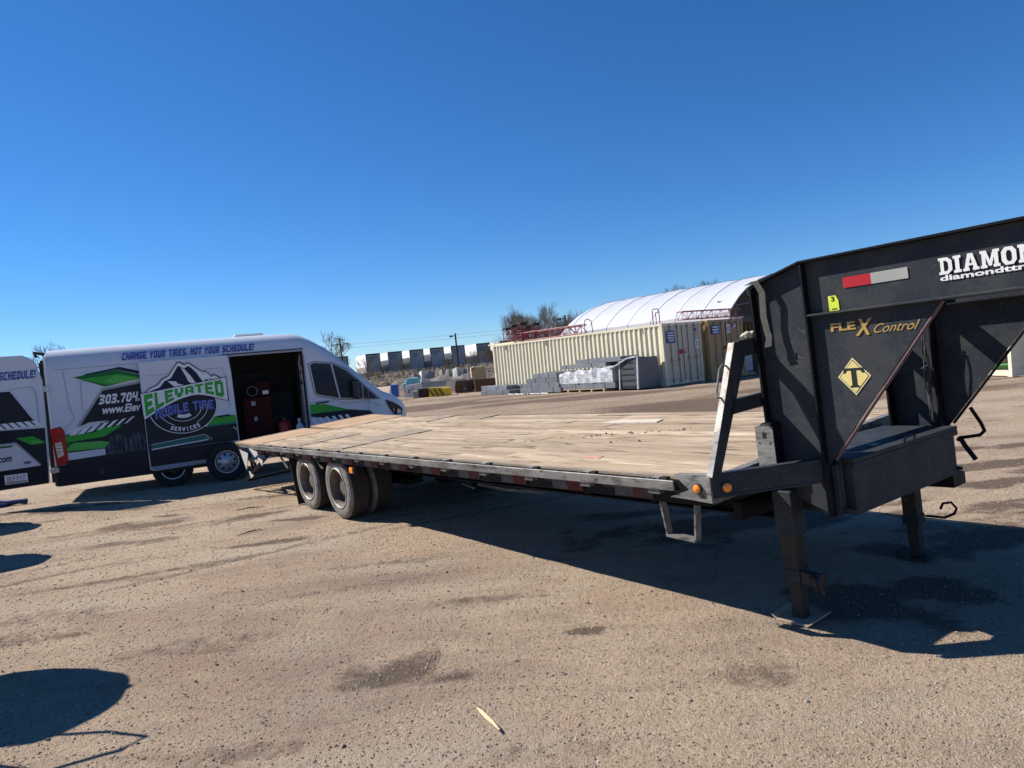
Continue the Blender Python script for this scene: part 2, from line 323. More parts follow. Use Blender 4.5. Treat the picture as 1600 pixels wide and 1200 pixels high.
# damp / oily stains, each with its own ragged outline
damp = np.zeros_like(XX)
stains = [(-.74,3.93,.26,.17,.7),(-.50,3.80,.22,.10,.7),(-.62,4.10,.08,.20,.5),(-.95,3.80,.16,.07,.45),(.27,4.27,.16,.07,.9),(2.06,4.2,.55,.35,1.0),(3.3,5.2,.9,.3,.8),(4.6,5.9,.7,.14,1.0),(5.0,7.0,.9,.16,1.2),(4.3,6.3,.8,.12,.9),
 (5.3,7.9,1.1,.16,1.0),(6.2,9.0,1.3,.18,.8),(3.6,6.6,.8,.15,.5),(-2.9,8.6,.7,.14,.55),(-4.4,8.1,.8,.2,.4),(-5.2,9.2,.9,.25,.45),(-7.5,11.2,1.0,.3,.6),(-3.2,6.4,.7,.12,.35),(-1.2,6.2,.8,.1,.35),
 (-.4,5.0,.5,.08,.4),(.6,5.1,.4,.07,.45),(1.0,3.5,.35,.14,.35),(-2.2,4.6,.5,.18,.3),(-1.6,3.2,.5,.12,.3),(.2,3.0,.5,.1,.25),(-3.9,5.6,.6,.2,.3),(6.5,6.2,1.0,.12,.7),(1.9,6.4,1.4,.5,.8)]
wob = (fbm(XX, YY, .38, 21, 5)-.5)*1.7
for cx, cy, rx, ry, a in stains:
    d = np.sqrt(((XX-cx)/rx)**2+((YY-cy)/ry)**2)+wob*1.6
    damp = np.maximum(damp, a*np.clip(1.25-d, 0, 1))
far = np.clip((YY-13)/6, 0, 1)*np.clip((70-YY)/20, 0, 1)
streak = fbm(XX/6+YY*.25, YY/1.1, 1.2, 33, 4)
damp = np.maximum(damp, far*(.30+np.clip((streak-.50)*5, 0, 1)*.55))
mid = np.clip((YY-3)/3, 0, 1)*np.clip((16-YY)/5, 0, 1)
streak2 = fbm(XX*.5+YY*.5, YY*1.5-XX*.3, .8, 43, 4)
damp = np.maximum(damp, mid*np.clip((streak2-.57)*5, 0, 1)*.6)
rt = np.random.RandomState(8)
for k in range(16):   # worn tyre tracks crossing the lot
    x0_, y0_ = rt.uniform(-6, 5), rt.uniform(2.6, 13); az_ = rad(rt.uniform(48, 74)); L_ = rt.uniform(1.2, 4)
    dx_, dy_ = XX-x0_, YY-y0_; al = dx_*sin(az_)+dy_*cos(az_); ac = dx_*cos(az_)-dy_*sin(az_)+.05*np.sin(al*1.7+k)
    m_tr = np.clip(1.4-np.abs(al)/L_*1.4, 0, 1)*np.clip(1.6-np.abs(np.abs(ac-.0)-0)/.07, 0, 1)
    damp = np.maximum(damp, m_tr*rt.uniform(.18, .42)); ZZ -= m_tr*.006
nx, ny = len(gx), len(gy)
ZZ -= np.clip(damp, 0, 1)*.004*near
gv = np.stack([XX.ravel(), YY.ravel(), ZZ.ravel()], 1)
idx = np.arange(nx*ny).reshape(ny, nx)
gf = np.stack([idx[:-1,:-1].ravel(), idx[:-1,1:].ravel(), idx[1:,1:].ravel(), idx[1:,:-1].ravel()], 1)
me = bpy.data.meshes.new('ground'); me.from_pydata(gv.tolist(), [], gf.tolist())
at = me.attributes.new('damp', 'FLOAT', 'POINT'); at.data.foreach_set('value', damp.ravel().astype(np.float32))
me.polygons.foreach_set('use_smooth', [True]*len(me.polygons))
ground = bpy.data.objects.new('ground', me); COL.objects.link(ground); tag(ground, kind='structure')
gm = bpy.data.materials.new('packed_dirt_gravel'); gm.use_nodes = True; me.materials.append(gm)
n = gm.node_tree.nodes; l = gm.node_tree.links; b = n['Principled BSDF']; b.inputs['Roughness'].default_value = .95; b.inputs['Specular IOR Level'].default_value = .15
geo = n.new('ShaderNodeNewGeometry')
def gn(scale, det=4, r=.6, vec=None):
    t = n.new('ShaderNodeTexNoise'); t.inputs['Scale'].default_value = scale; t.inputs['Detail'].default_value = det; t.inputs['Roughness'].default_value = r
    l.new(vec or geo.outputs['Position'], t.inputs['Vector']); return t.outputs['Fac']
def gmix(f, a, c, mode='MIX'):
    x = n.new('ShaderNodeMix'); x.data_type = 'RGBA'; x.blend_type = mode
    if isinstance(f, float): x.inputs[0].default_value = f
    else: l.new(f, x.inputs[0])
    for s_, v_ in ((6, a), (7, c)):
        if isinstance(v_, tuple): x.inputs[s_].default_value = (*v_, 1)
        else: l.new(v_, x.inputs[s_])
    return x.outputs[2]
def gr(f, a, c, lo=0., hi=1.):
    r = n.new('ShaderNodeMapRange'); r.inputs[1].default_value = a; r.inputs[2].default_value = c; r.inputs[3].default_value = lo; r.inputs[4].default_value = hi; l.new(f, r.inputs[0]); return r.outputs[0]
mpn = n.new('ShaderNodeMapping'); mpn.inputs['Scale'].default_value = (.35, 1, 1); mpn.inputs['Rotation'].default_value = (0, 0, .35); l.new(geo.outputs['Position'], mpn.inputs['Vector'])
c = gmix(gr(gn(1.1, 6), .38, .62), (.56, .415, .29), (.45, .325, .225))
c = gmix(gr(gn(.35, 4, .5), .4, .65), c, (.59, .45, .315))
c = gmix(gr(gn(2.6, 7, .7, mpn.outputs[0]), .48, .70, 0, .6), c, (.245, .175, .125))
# grains
vo = n.new('ShaderNodeTexVoronoi'); vo.inputs['Scale'].default_value = 140; l.new(geo.outputs['Position'], vo.inputs['Vector'])
hsv = n.new('ShaderNodeSeparateColor'); l.new(vo.outputs['Color'], hsv.inputs[0])
c = gmix(gr(hsv.outputs[0], .55, 1., 0, .6), c, (.20, .145, .10)); c = gmix(gr(hsv.outputs[1], .7, 1., 0, .75), c, (.60, .52, .42))
vo2 = n.new('ShaderNodeTexVoronoi'); vo2.inputs['Scale'].default_value = 28; l.new(geo.outputs['Position'], vo2.inputs['Vector'])
hs2 = n.new('ShaderNodeSeparateColor'); l.new(vo2.outputs['Color'], hs2.inputs[0])
c = gmix(gr(gn(38, 3, .6), .62, .72, 0, .55), c, (.17, .125, .095)); c = gmix(gr(gn(5, 6, .75), .55, .72, 0, .5), c, (.27, .19, .14)); c = gmix(gr(gn(.7, 6, .7, mpn.outputs[0]), .5, .62, 0, .7), c, (.30, .225, .175)); c = gmix(gr(gn(.6, 6, .7), .5, .66, 0, .5), c, (.43, .28, .195)); c = gmix(gr(gn(1.3, 5, .6, mpn.outputs[0]), .5, .66, 0, .6), c, (.55, .465, .355))
att = n.new('ShaderNodeAttribute'); att.attribute_name = 'damp'
am0 = n.new('ShaderNodeMath'); am0.operation = 'MULTIPLY_ADD'; l.new(gn(9, 8, .75), am0.inputs[0]); am0.inputs[1].default_value = 1.1; l.new(att.outputs['Fac'], am0.inputs[2])
am = n.new('ShaderNodeMath'); am.operation = 'MULTIPLY'; l.new(gr(am0.outputs[0], .72, 1.05, 0, .85), am.inputs[0]); am.inputs[1].default_value = 1.0
c = gmix(am.outputs[0], c, (.125, .088, .066))
l.new(c, b.inputs['Base Color'])
h1 = n.new('ShaderNodeMath'); h1.operation = 'MULTIPLY_ADD'; l.new(gn(75, 6, .75), h1.inputs[0]); h1.inputs[1].default_value = 1.0
l.new(gr(vo.outputs['Distance'], 0, .8, .35, 0), h1.inputs[2])
h2 = n.new('ShaderNodeMath'); h2.operation = 'MULTIPLY_ADD'; l.new(gn(22, 5, .65), h2.inputs[0]); h2.inputs[1].default_value = 1.6; l.new(h1.outputs[0], h2.inputs[2])
bp = n.new('ShaderNodeBump'); bp.inputs['Strength'].default_value = 1.0; bp.inputs['Distance'].default_value = .024; l.new(h2.outputs[0], bp.inputs['Height']); l.new(bp.outputs[0], b.inputs['Normal'])
# loose stones lying on the dirt, uncountable
mbs = MB()
def stone_at(mb, x, y, z, r):
    p = []
    for k in range(5):
        a = 2*pi*k/5+rnd.random()*.8; q = r*(.7+.5*rnd.random()); p.append((x+cos(a)*q, y+sin(a)*q, z-.15*r))
    hz_ = r*(.35+.3*rnd.random()); t = [(x+(q[0]-x)*.5+r*.1*rnd.random(), y+(q[1]-y)*.5, z+hz_*(.8+.3*rnd.random())) for q in p]
    mb.add(p+t, [(k, (k+1) % 5, 5+(k+1) % 5, 5+k) for k in range(5)]+[(5,6,7,8,9)])
def gz(x, y):
    i = min(max(np.searchsorted(gx, x)-1, 0), nx-2); j = min(max(np.searchsorted(gy, y)-1, 0), ny-2)
    return float(ZZ[j, i]+ZZ[j, i+1]+ZZ[j+1, i]+ZZ[j+1, i+1])/4
for k in range(42000):
    y = 1.9+12*rnd.random()**1.7; x = (rnd.random()*1.75-.92)*y
    r = .0028+.0042*rnd.random()**2+(.009*rnd.random() if rnd.random() < .02 else 0)+.0004*y
    if rnd.random() < .0: continue
    mbs.cm = 0 if rnd.random() < .6 else (1 if rnd.random() < .9 else 2)
    stone_at(mbs, x, y, gz(x, y), r*1.1)
mbs.cm = 0
for k in range(160):
    cx, cy, rx, ry, a = stains[rnd.choice([0,1,2,3,18])]
    x = cx+rx*rnd.gauss(0, .5); y = cy+ry*rnd.gauss(0, .6); stone_at(mbs, x, y, gz(x, y), .004+.008*rnd.random())
tag(mbs.build('gravel', [stone, mat('dark_stone', (.13,.10,.08), .9), mat('pale_stone', (.44,.37,.29), .9)], recalc=False), 'loose gravel and small stones scattered over the dirt yard', 'gravel', kind='stuff')

#@@TRAILER
# ------------------------------------------------------------------ flatbed trailer
def frame(yaw, pit, rol):
    u = Vector((sin(yaw), cos(yaw), 0)); v = Vector((cos(yaw), -sin(yaw), 0)); w = Vector((0,0,1))
    u, w = cos(pit)*u+sin(pit)*w, -sin(pit)*u+cos(pit)*w
    v, w = cos(rol)*v+sin(rol)*w, -sin(rol)*v+cos(rol)*w
    return u, v, w
tu, tv, tw = frame(rad(-36.67), rad(-.84), rad(2.83)); TO = Vector((.833, 4.241, .902))
TMW = Matrix((-tu, tv, tw)).transposed().to_4x4(); TMW.translation = TO
trailer = empty('flatbed_trailer', mw=TMW, label='long black gooseneck flatbed trailer with a worn wooden plank deck', cat='trailer')
fl = lambda u, v, w: (-u, v, w)
NK = .047
fn = lambda u, v, w: (-u, v, w-NK*(v-.5))
def T(f=fl): return MB(f)
DF, DR, DW = -.34, 7.93, 2.5
def gw(u, v, zz=0.0): return (zz-.902+.0147*u-.049*v)/.9987   # local height of a world height
# deck planks
nb = 14; bw = (DW-.12)/nb; pm = {}
for i in range(nb):
    v0 = .06+i*bw; cuts = [DF+.02]; x = DF+rnd.uniform(2.0, 3.4)
    while x < DR-1.2: cuts.append(x); x += rnd.uniform(2.2, 3.6)
    cuts.append(DR-.02)
    for a, c_ in zip(cuts[:-1], cuts[1:]):
        dz = rnd.uniform(-.004, .004); tl = rnd.uniform(-.002, .002)
        m_ = T(); g = .007+rnd.random()*.006
        m_.hexa([(a,v0,-.045),(a,v0+bw-g,-.045),(c_-.006,v0+bw-g,-.045),(c_-.006,v0,-.045),(a,v0,dz+tl),(a,v0+bw-g,dz-tl),(c_-.006,v0+bw-g,dz-tl+.002),(c_-.006,v0,dz+tl)])
        m_.build('plank', wood, trailer)
# patches: worn mats across the planks, pale plate, red paint streak
def patch(name, pts, m, h=.0125):
    T().prism([(p[0], p[1]) for p in pts], (0,0,-.003), (1,0,0), (0,1,0), (0,0,.0125)).build(name, m, trailer)
patch('deck_patch', [(4.95,.07),(5.55,.07),(5.50,1.32),(4.92,1.30)], patchm)
patch('deck_patch', [(6.35,.07),(6.85,.07),(6.75,.95),(6.30,.95)], patchm)
patch('deck_patch', [(5.0,2.1),(5.55,2.12),(5.52,2.44),(5.02,2.44)], patchm)
patch('deck_patch', [(6.1,1.9),(6.55,1.92),(6.52,2.44),(6.12,2.44)], patchm)
patch('pale_plate', [(1.62,1.82),(2.30,1.76),(2.28,1.90),(1.68,1.98)], whitep)
patch('red_paint_mark', [(.86,.32),(1.05,.30),(1.03,.38),(.88,.40)], redp)
for (a, c_, k, s_) in [(1.45,1.3,16,.22),(1.75,1.15,12,.2),(1.15,1.45,10,.15),(2.4,.85,4,.06),(1.2,.95,6,.3)]:
    for q in range(k):
        m_ = T(); x = a+rnd.gauss(0,s_); y = c_+rnd.gauss(0,.05)+(x-a)*-.35; r = rnd.uniform(.005,.014)
        m_.add([(x+cos(t)*r*rnd.uniform(.7,1.2), y+sin(t)*r, .004) for t in (0,1.3,2.5,3.8,5)]+[(x,y,.004+r*.9)], [(t_,(t_+1)%5,5) for t_ in range(5)])
        o = m_.build('pebble', blk, trailer)
# steel frame
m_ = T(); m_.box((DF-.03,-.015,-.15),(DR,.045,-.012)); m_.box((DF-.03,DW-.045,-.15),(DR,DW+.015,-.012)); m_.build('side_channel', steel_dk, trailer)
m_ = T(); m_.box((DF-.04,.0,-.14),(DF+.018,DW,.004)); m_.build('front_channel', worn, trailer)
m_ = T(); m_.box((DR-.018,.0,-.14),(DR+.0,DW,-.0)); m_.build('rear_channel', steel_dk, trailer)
m_ = T(); m_.box((-.17,-.078,-.060),(DR+.1,-.064,-.000)); m_.build('rub_rail', worn, trailer, bev=.003)
m_ = T(); m_.box((-.17,DW+.064,-.10),(DR+.1,DW+.078,-.05)); m_.build('rub_rail', worn, trailer)
m_ = T(); m_.box((DF,.0,-.010),(DR,.058,.006)); m_.build('deck_edge_plate', patchm, trailer)
k = 0
x = 0.0
while x < DR-.05:
    for vv, s_ in ((0,-1),(DW,1)):
        if s_ > 0: continue
        m_ = T(); a, c_ = x-.045, x+.045; o_ = vv+s_*.016; e_ = vv+s_*.066
        y0, y1 = sorted((o_, e_))
        m_.box((a,y0,-.09),(a+.008,y1,.004)); m_.box((c_-.008,y0,-.09),(c_,y1,.004)); m_.box((a+.008,y0+.002,-.09),(c_-.008,y1-.002,-.03))
        pk_ = m_.build('stake_pocket', worn, trailer)
        if s_ < 0:
            MB(fl).box((a+.0,y0+.010,.0045),(a+.06,y1,.009)).build('pocket_lip', rim_ed, pk_)
            MB(fl).box((a-.055,y0+.014,-.003),(a-.006,y1,.011)).build('pocket_hole', blk, pk_)
    x += .61
x = -.05
while x < DR-.2:
    m_ = T(); m_.box((x+.10,-.026,-.138),(x+.26,-.018,-.070)); m_.build('red_tape', tape_rd, trailer)
    m_ = T(); m_.box((x+.2605,-.026,-.138),(x+.42,-.018,-.070)); m_.build('silver_tape', tape_wd, trailer)
    x += .63
for vv in (.72, 1.78):
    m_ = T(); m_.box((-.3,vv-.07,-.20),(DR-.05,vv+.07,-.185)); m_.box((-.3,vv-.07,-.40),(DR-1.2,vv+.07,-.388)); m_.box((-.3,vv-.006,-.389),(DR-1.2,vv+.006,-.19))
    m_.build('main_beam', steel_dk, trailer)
x = .1
while x < DR-.1:
    m_ = T(); m_.box((x,.05,-.18),(x+.04,DW-.05,-.05)); m_.build('cross_member', steel_dk, trailer); x += .61
# rear ramps
for v0, v1, e in ((.0,1.21,.0),(1.29,2.5,.03)):
    m_ = T(); L = 9.12
    m_.hexa([(DR+.02,v0,-.03),(DR+.02,v1,-.03),(L,v1,-.02+e),(L,v0,-.02+e),(DR+.02,v0,.004),(DR+.02,v1,.004),(L+.2,v1,.02+e),(L-.06,v0,.012+e)])
    m_.build('ramp', plyw, trailer)
    m_ = T()
    m_.beam((DR+.02,v0+.02,-.05),(L-.05,v0+.02,-.035+e),.04,.05); m_.beam((DR+.02,v1-.02,-.05),(L-.05,v1-.02,-.035+e),.04,.05)
    m_.beam((L+.0,v0+.0,.0+e),(L+.15,v1,.005+e),.05,.035)
    m_.build('ramp_frame', worn, trailer)
# support brackets hanging under the near ramp
m_ = T(); m_.prism([(7.86,-.13),(8.35,-.07),(8.1,-.20)], (0,-.02,0), (1,0,0),(0,0,1),(0,.012,0)); m_.prism([(8.45,-.16),(8.88,-.10),(8.66,-.42)], (0,-.02,0), (1,0,0),(0,0,1),(0,.012,0))
m_.prism([(7.75,-.24),(7.98,-.20),(7.82,-.32)], (0,-.02,0), (1,0,0),(0,0,1),(0,.012,0)); m_.prism([(8.35,-.50),(8.55,-.44),(8.50,-.55)], (0,-.02,0), (1,0,0),(0,0,1),(0,.012,0))
m_.build('ramp_bracket', white_worn, trailer)
m_ = T(); m_.beam((7.55,.0,-.16),(8.9,.0,-.62),.03,.05); m_.beam((9.0,.0,-.04),(8.2,.0,-.32),.03,.045); m_.beam((8.95,.0,-.05),(8.95,.0,-.2),.03,.03); m_.beam((8.9,.0,-.62),(8.9,1.2,-.62),.03,.04); m_.beam((8.45,.0,-.14),(8.35,.0,-.48),.03,.03)
m_.beam((7.55,1.2,-.16),(8.9,1.2,-.62),.03,.05); m_.build('ramp_support', steel_dk, trailer)
# front corner plate and lamps
m_ = T(); m_.prism([(-.17,.035),(-.42,.045),(-.42,-.115),(-.27,-.105),(-.12,-.10),(-.27,-.05)][::1], (0,-.062,0), (1,0,0),(0,0,1),(0,.05,0)); m_.build('corner_plate', worn, trailer)
def lamp(p, nrm, r=.026):
    m_ = T(); nv = Vector(nrm)
    m_.lathe(p, nrm, [(r*1.2,0),(r*1.2,.012),(r*1.0,.014)], 20); o = m_.build('marker_lamp', plastic, trailer)
    m_ = T(); m_.lathe(p, nrm, [(r,.008),(r*.95,.016),(r*.6,.022),(.001,.024)], 20); m_.build('lens', amber, o, smooth=True)
lamp((-.335,-.063,-.035),(0,-1,0))
# diagonal beam corner -> neck (channel with flanges)
p0 = Vector((-.42,-.05,0)); p1 = Vector((-.79,.45,0)); d = (p1-p0).normalized(); sd = Vector((-d.y, d.x, 0))
if sd.x > 0: sd = -sd
m_ = T()
for a, b_, o0, o1 in ((-.088,.040,0,.012),(.0281,.0401,.012,-.06),(-.0881,-.076,.012,-.06)):
    q = [p0+sd*(0-o0)*-1, p1+sd*(0-o0)*-1] ; 
def slab(mb, p0, p1, sd, o0, o1, z0, z1):
    a = p0+sd*o0; b_ = p1+sd*o0; c_ = p1+sd*o1; e_ = p0+sd*o1
    mb.hexa([(a.x,a.y,z0),(b_.x,b_.y,z0),(c_.x,c_.y,z0),(e_.x,e_.y,z0),(a.x,a.y,z1),(b_.x,b_.y,z1),(c_.x,c_.y,z1),(e_.x,e_.y,z1)])
m_ = T(); slab(m_, p0, p1, sd, -.010, 0, -.078, .030); slab(m_, p0, p1, sd, -.06, .004, .0305, .042); slab(m_, p0, p1, sd, -.06, .004, -.090, -.0785); slab(m_, p0-d*.0, p1, sd, -.05, -.048, -.08, .03)
m_.build('corner_beam', steel, trailer)
lp = p0.lerp(p1, .13)+sd*.003; lamp((lp.x, lp.y, -.035), tuple(sd))
m_ = T(); p0f = Vector((-.42,DW+.05,0)); p1f = Vector((-.79,2.05,0)); df = (p1f-p0f).normalized(); sf = Vector((-df.y, df.x, 0)); sf = sf if sf.x < 0 else -sf
slab(m_, p0f, p1f, sf, -.06, 0, -.19, -.05); m_.build('corner_beam', steel_dk, trailer)
# headboard brackets (both sides)
def bracket(mir):
    g = (lambda u,v,w: (-u, v, w)) if not mir else (lambda u,v,w: (-u, DW-v, w-.1))
    m_ = MB(g); uF, uB = -.46, -.425
    def bar(q): m_.prism(q, (uF,0,0), (0,1,0),(0,0,1),(uB-uF,0,0))
    bar([(-.085,.04),(.0,.04),(.355,.66),(.31,.745),(.262,.745)])
    bar([(.31,.75),(.3545,.655),(.56,.655),(.56,.75)])
    bar([(.135,.345),(.185,.425),(.56,.425),(.56,.345)])
    o = m_.build('headboard_bracket', steel, trailer, bev=.004)
    if not mir:
        m_ = MB(g); m_.prism([(.027,.27),(.031,.27),(.262,.745),(.256,.745)], (uF-.002,0,0), (0,1,0),(0,0,1),(uB-uF+.004,0,0)); m_.build('sun_glare_edge', glare_white, o)  # sunlight glare on the dark bracket paint, coloured in as a white strip
        m_ = MB(g); m_.prism([(-.089,.04),(-.085,.04),(.0306,.2695),(.0265,.2695)], (uF-.002,0,0), (0,1,0),(0,0,1),(uB-uF+.004,0,0)); m_.build('scuffed_edge', worn, o)
        m_ = MB(g); m_.tube([(-.435,.215,.615),(-.435,.16,.63),(-.435,.13,.61),(-.435,.085,.50),(-.435,.075,.455),(-.435,.14,.445)], .006, 8); m_.build('grab_handle', worn, o)
        m_ = MB(g); m_.box((-.45,.20,.60),(-.42,.25,.62)); m_.box((-.45,.12,.44),(-.42,.17,.46)); m_.build('handle_clamp', steel_dk, o)
bracket(False); bracket(True)
# necks
def neck(mir):
    g = fn if not mir else (lambda u,v,w: fn(u, DW-v, w))
    m_ = MB(g); wv = .485
    m_.box((-.488,.435,-.15),(-.475,.585,1.035)); m_.build('rear_flange', steel_dk, trailer)
    m_ = MB(g); m_.prism([(-.4885,-.15),(-.796,-.28),(-.796,1.118),(-.60,1.075),(-.4885,1.03)], (0,wv,0), (1,0,0),(0,0,1),(0,.009,0)); m_.build('upright_web', steel, trailer)
    m_ = MB(g); m_.prism([(-.47,1.035),(-.60,1.083),(-.80,1.136),(-.80,1.124),(-.60,1.071),(-.47,1.022)], (0,.435,0), (1,0,0),(0,0,1),(0,.15,0)); m_.build('top_cap', steel_dk, trailer)
    m_ = MB(g); m_.box((-.81,.44,-.29),(-.7965,.58,1.12)); m_.build('front_flange', steel_dk, trailer, bev=.002)
    m_ = MB(g); m_.box((-2.75,wv,.842),(-.8102,wv+.009,1.122)); web = m_.build('neck_web', steel, trailer)
    m_ = MB(g); m_.box((-2.75,.435,1.1225),(-.8005,.585,1.136)); m_.build('neck_top_flange', steel_dk, trailer, bev=.002)
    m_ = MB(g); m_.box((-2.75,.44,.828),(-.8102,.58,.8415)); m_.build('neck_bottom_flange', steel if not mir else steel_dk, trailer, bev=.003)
    m_ = MB(g); m_.prism([(-.8102,.8275),(-1.46,.8275),(-.86,.06),(-.8102,.0)], (0,wv-.001,0), (1,0,0),(0,0,1),(0,.009,0)); gus = m_.build('gusset', steel, trailer)
    m_ = MB(g); m_.tube([(-1.475,.49,.825),(-.855,.49,.035)], .009, 8); m_.build('edge_tube', conduit if not mir else steel_dk, gus, smooth=True)
    m_ = MB(g); m_.prism([(-.8105,-.285),(-.90,-.275),(-.90,-.255),(-.836,-.25),(-.836,.02),(-.8105,.02)], (0,.54,0), (1,0,0),(0,0,1),(0,.03,0)); m_.build('lower_rib', steel, trailer)
    return web, gus
web, gus = neck(False); neck(True)
# coupler end and stiffener between the two neck beams, just outside the right of the frame
m_ = T(fn); m_.box((-2.74,.52,.85),(-2.55,1.98,1.10)); m_.box((-2.70,1.17,.35),(-2.57,1.33,.849)); m_.build('coupler_tube', steel_dk, trailer)
m_ = T(fn); m_.box((-1.75,.52,.86),(-1.66,1.98,.95)); m_.build('neck_cross_tube', steel_dk, trailer)
# lettering on the near web and gusset (plane v = .509)
NV = .484
def P(u, w): return Vector(fn(u, NV, w))
ex = Vector((1,0,0)); ey = Vector((0,0,1)); nr = Vector((0,-1,0))
def strip(name, u0, u1, w0, w1, m, off=.003, sk=0.0):
    MB(fn).prism([(u0,w0),(u1,w0+sk),(u1,w1+sk),(u0,w1)], (0,NV-off,0), (1,0,0),(0,0,1),(0,.0015,0)).build(name, m, web)
strip('red_reflector', -1.01, -1.155, .955, 1.01, tape_r); strip('silver_reflector', -1.1555, -1.335, .955, 1.01, tape_w)
MB(fn).prism([(-.92,.845),(-.975,.845),(-.975,.895),(-.962,.925),(-.92,.925)], (0,NV-.003,0), (1,0,0),(0,0,1),(0,.0015,0)).build('height_sticker', neon_st, web)
text_mesh('sticker_digit', '3', black_pr, web, P(-.935,.895), ex, ey, nr, .02, .026, off=.0045, bold=.02)
strip('sticker_bar', -.935, -.962, .852, .857, black_pr, .0045)
text_mesh('flex_letters', 'FLE', gold_pr, gus, P(-.915,.735), ex, ey, nr, .135, .043, off=.004, bold=.035)
text_mesh('flex_letters', 'X', gold_pr, gus, P(-1.045,.700), ex, ey, nr, .075, .085, off=.005, bold=.03, shear=.25)
text_mesh('control_letters', 'Control', gold_pr, gus, P(-1.13,.705), ex, ey, nr, .21, .046, off=.004, shear=.6, bold=.0)
# name lettering with slab serifs
def slab_text(s, u0, w0, cw, ch):
    x = u0
    shapes = {
     'D': [[(0,0),(.62,0),(.92,.22),(.92,.78),(.62,1),(0,1),(0,.84),(.12,.84),(.12,.16),(0,.16)]],
     'I': [[(0,0),(.52,0),(.52,.16),(.40,.16),(.40,.84),(.52,.84),(.52,1),(0,1),(0,.84),(.12,.84),(.12,.16),(0,.16)]],
     'A': [[(0,0),(.42,0),(.42,.16),(.36,.16),(.40,.30),(.66,.30),(.70,.16),(.64,.16),(.64,0),(1.06,0),(1.06,.16),(.96,.16),(.70,1),(.36,1),(.10,.16),(0,.16)]],
     'M': [[(0,0),(.42,0),(.42,.16),(.34,.16),(.34,.62),(.52,.10),(.70,.10),(.88,.62),(.88,.16),(.80,.16),(.80,0),(1.24,0),(1.24,.16),(1.14,.16),(1.14,.84),(1.24,.84),(1.24,1),(.84,1),(.61,.42),(.40,1),(0,1),(0,.84),(.10,.84),(.10,.16),(0,.16)]],
     'O': [[(.22,0),(.70,0),(.92,.24),(.92,.76),(.70,1),(.22,1),(0,.76),(0,.24)]],
     'N': [[(0,0),(.40,0),(.40,.16),(.32,.16),(.32,.60),(.76,.0),(.98,0),(.98,.84),(1.06,.84),(1.06,1),(.68,1),(.68,.84),(.76,.84),(.76,.42),(.36,1),(0,1),(0,.84),(.1,.84),(.1,.16),(0,.16)]]}
    holes = {'D': [(.36,.2),(.54,.2),(.64,.34),(.64,.66),(.54,.8),(.36,.8)], 'O': [(.38,.2),(.54,.2),(.62,.34),(.62,.66),(.54,.8),(.38,.8),(.30,.66),(.30,.34)], 'A': [(.44,.44),(.60,.44),(.53,.72)]}
    for ch_ in s:
        for poly in shapes[ch_]:
            MB().prism([(a*cw, b_*ch) for a, b_ in poly], P(x, w0)+nr*.0045, ex, ey, nr*.001).build('name_letter', white_pr, web)
        if ch_ in holes: MB().prism([(a*cw, b_*ch) for a, b_ in holes[ch_]], P(x, w0)+nr*.0056, ex, ey, nr*.001).build('letter_counter', steel_dk, web)
        wd = max(a for a, b_ in shapes[ch_][0])*cw
        x -= wd+.006
slab_text('DIAMOND', -1.475, .945, .062, .078)
text_mesh('web_address', 'diamondttrailers', white_pr, web, P(-1.475,.915), ex, ey, nr, .50, .027, off=.004, bold=.03)
# diamond T plate
dc = (-1.012,.488); rx_, rz_ = .088, .100
for name, k, m, of in (('diamond_sticker',1.0,pale_st,.0035),('diamond_border',.90,black_pr,.0045),('diamond_field',.85,yellow_st,.0055)):
    MB(fn).prism([(dc[0]+rx_*k,dc[1]),(dc[0],dc[1]-rz_*k),(dc[0]-rx_*k,dc[1]),(dc[0],dc[1]+rz_*k)], (0,NV-of,0), (1,0,0),(0,0,1),(0,.0015,0)).build(name, m, gus)
tp = [(-.052,.045),(.052,.045),(.056,.018),(.044,.018),(.036,.032),(.014,.032),(.014,-.045),(.024,-.05),(.024,-.058),(-.024,-.058),(-.024,-.05),(-.014,-.045),(-.014,.032),(-.036,.032),(-.044,.018),(-.056,.018)]
MB(fn).prism([(dc[0]-a, dc[1]+b_) for a, b_ in tp], (0,NV-.0065,0), (1,0,0),(0,0,1),(0,.0015,0)).build('letter_t', black_pr, gus)
for k in range(12):
    a_ = -.66-.11*rnd.random(); w0_ = .45+.33*rnd.random(); l_ = .02+.05*rnd.random()
    MB(fn).prism([(a_,w0_),(a_-l_*.6,w0_-l_*.3),(a_-l_*.6,w0_-l_*.3-.0015),(a_,w0_-.0025)], (0,NV-.0015,0), (1,0,0),(0,0,1),(0,.001,0)).build('scratch', mat('bare_scratch', (.16,.165,.17), .5), trailer)
for w0_ in (1.0,.86,.60,.30,.0,-.2):
    m_ = MB(fn); m_.lathe((-.8105,.56,w0_),(-1,0,0),[(.011,0),(.011,.006),(.001,.008)],8); m_.build('flange_bolt', worn, trailer)
# toolbox between the necks
m_ = T(fn); m_.box((-.878,.60,-.30),(-.36,1.93,.0)); bx = m_.build('toolbox', steel, trailer, bev=.004)
m_ = T(fn); m_.box((-.90,.59,-.0),(-.36,1.94,.026)); m_.box((-.90,.59,-.035),(-.884,1.94,-.0005)); m_.build('lid', steel, bx, bev=.003)
m_ = T(fn); m_.tube([(-.89,1.20,.02),(-.90,1.20,.055),(-.90,1.33,.055),(-.89,1.33,.02)], .006, 8); m_.build('lid_handle', steel_dk, bx)
m_ = T(fn); m_.box((-.80,1.0,.0265),(-.76,1.08,.036)); m_.box((-.42,1.35,.0265),(-.39,1.45,.034)); m_.build('lid_latch', worn, bx)
m_ = T(fn); m_.box((-.845,1.93,-.40),(-.60,2.12,-.315)); m_.build('step_block', steel_dk, trailer)
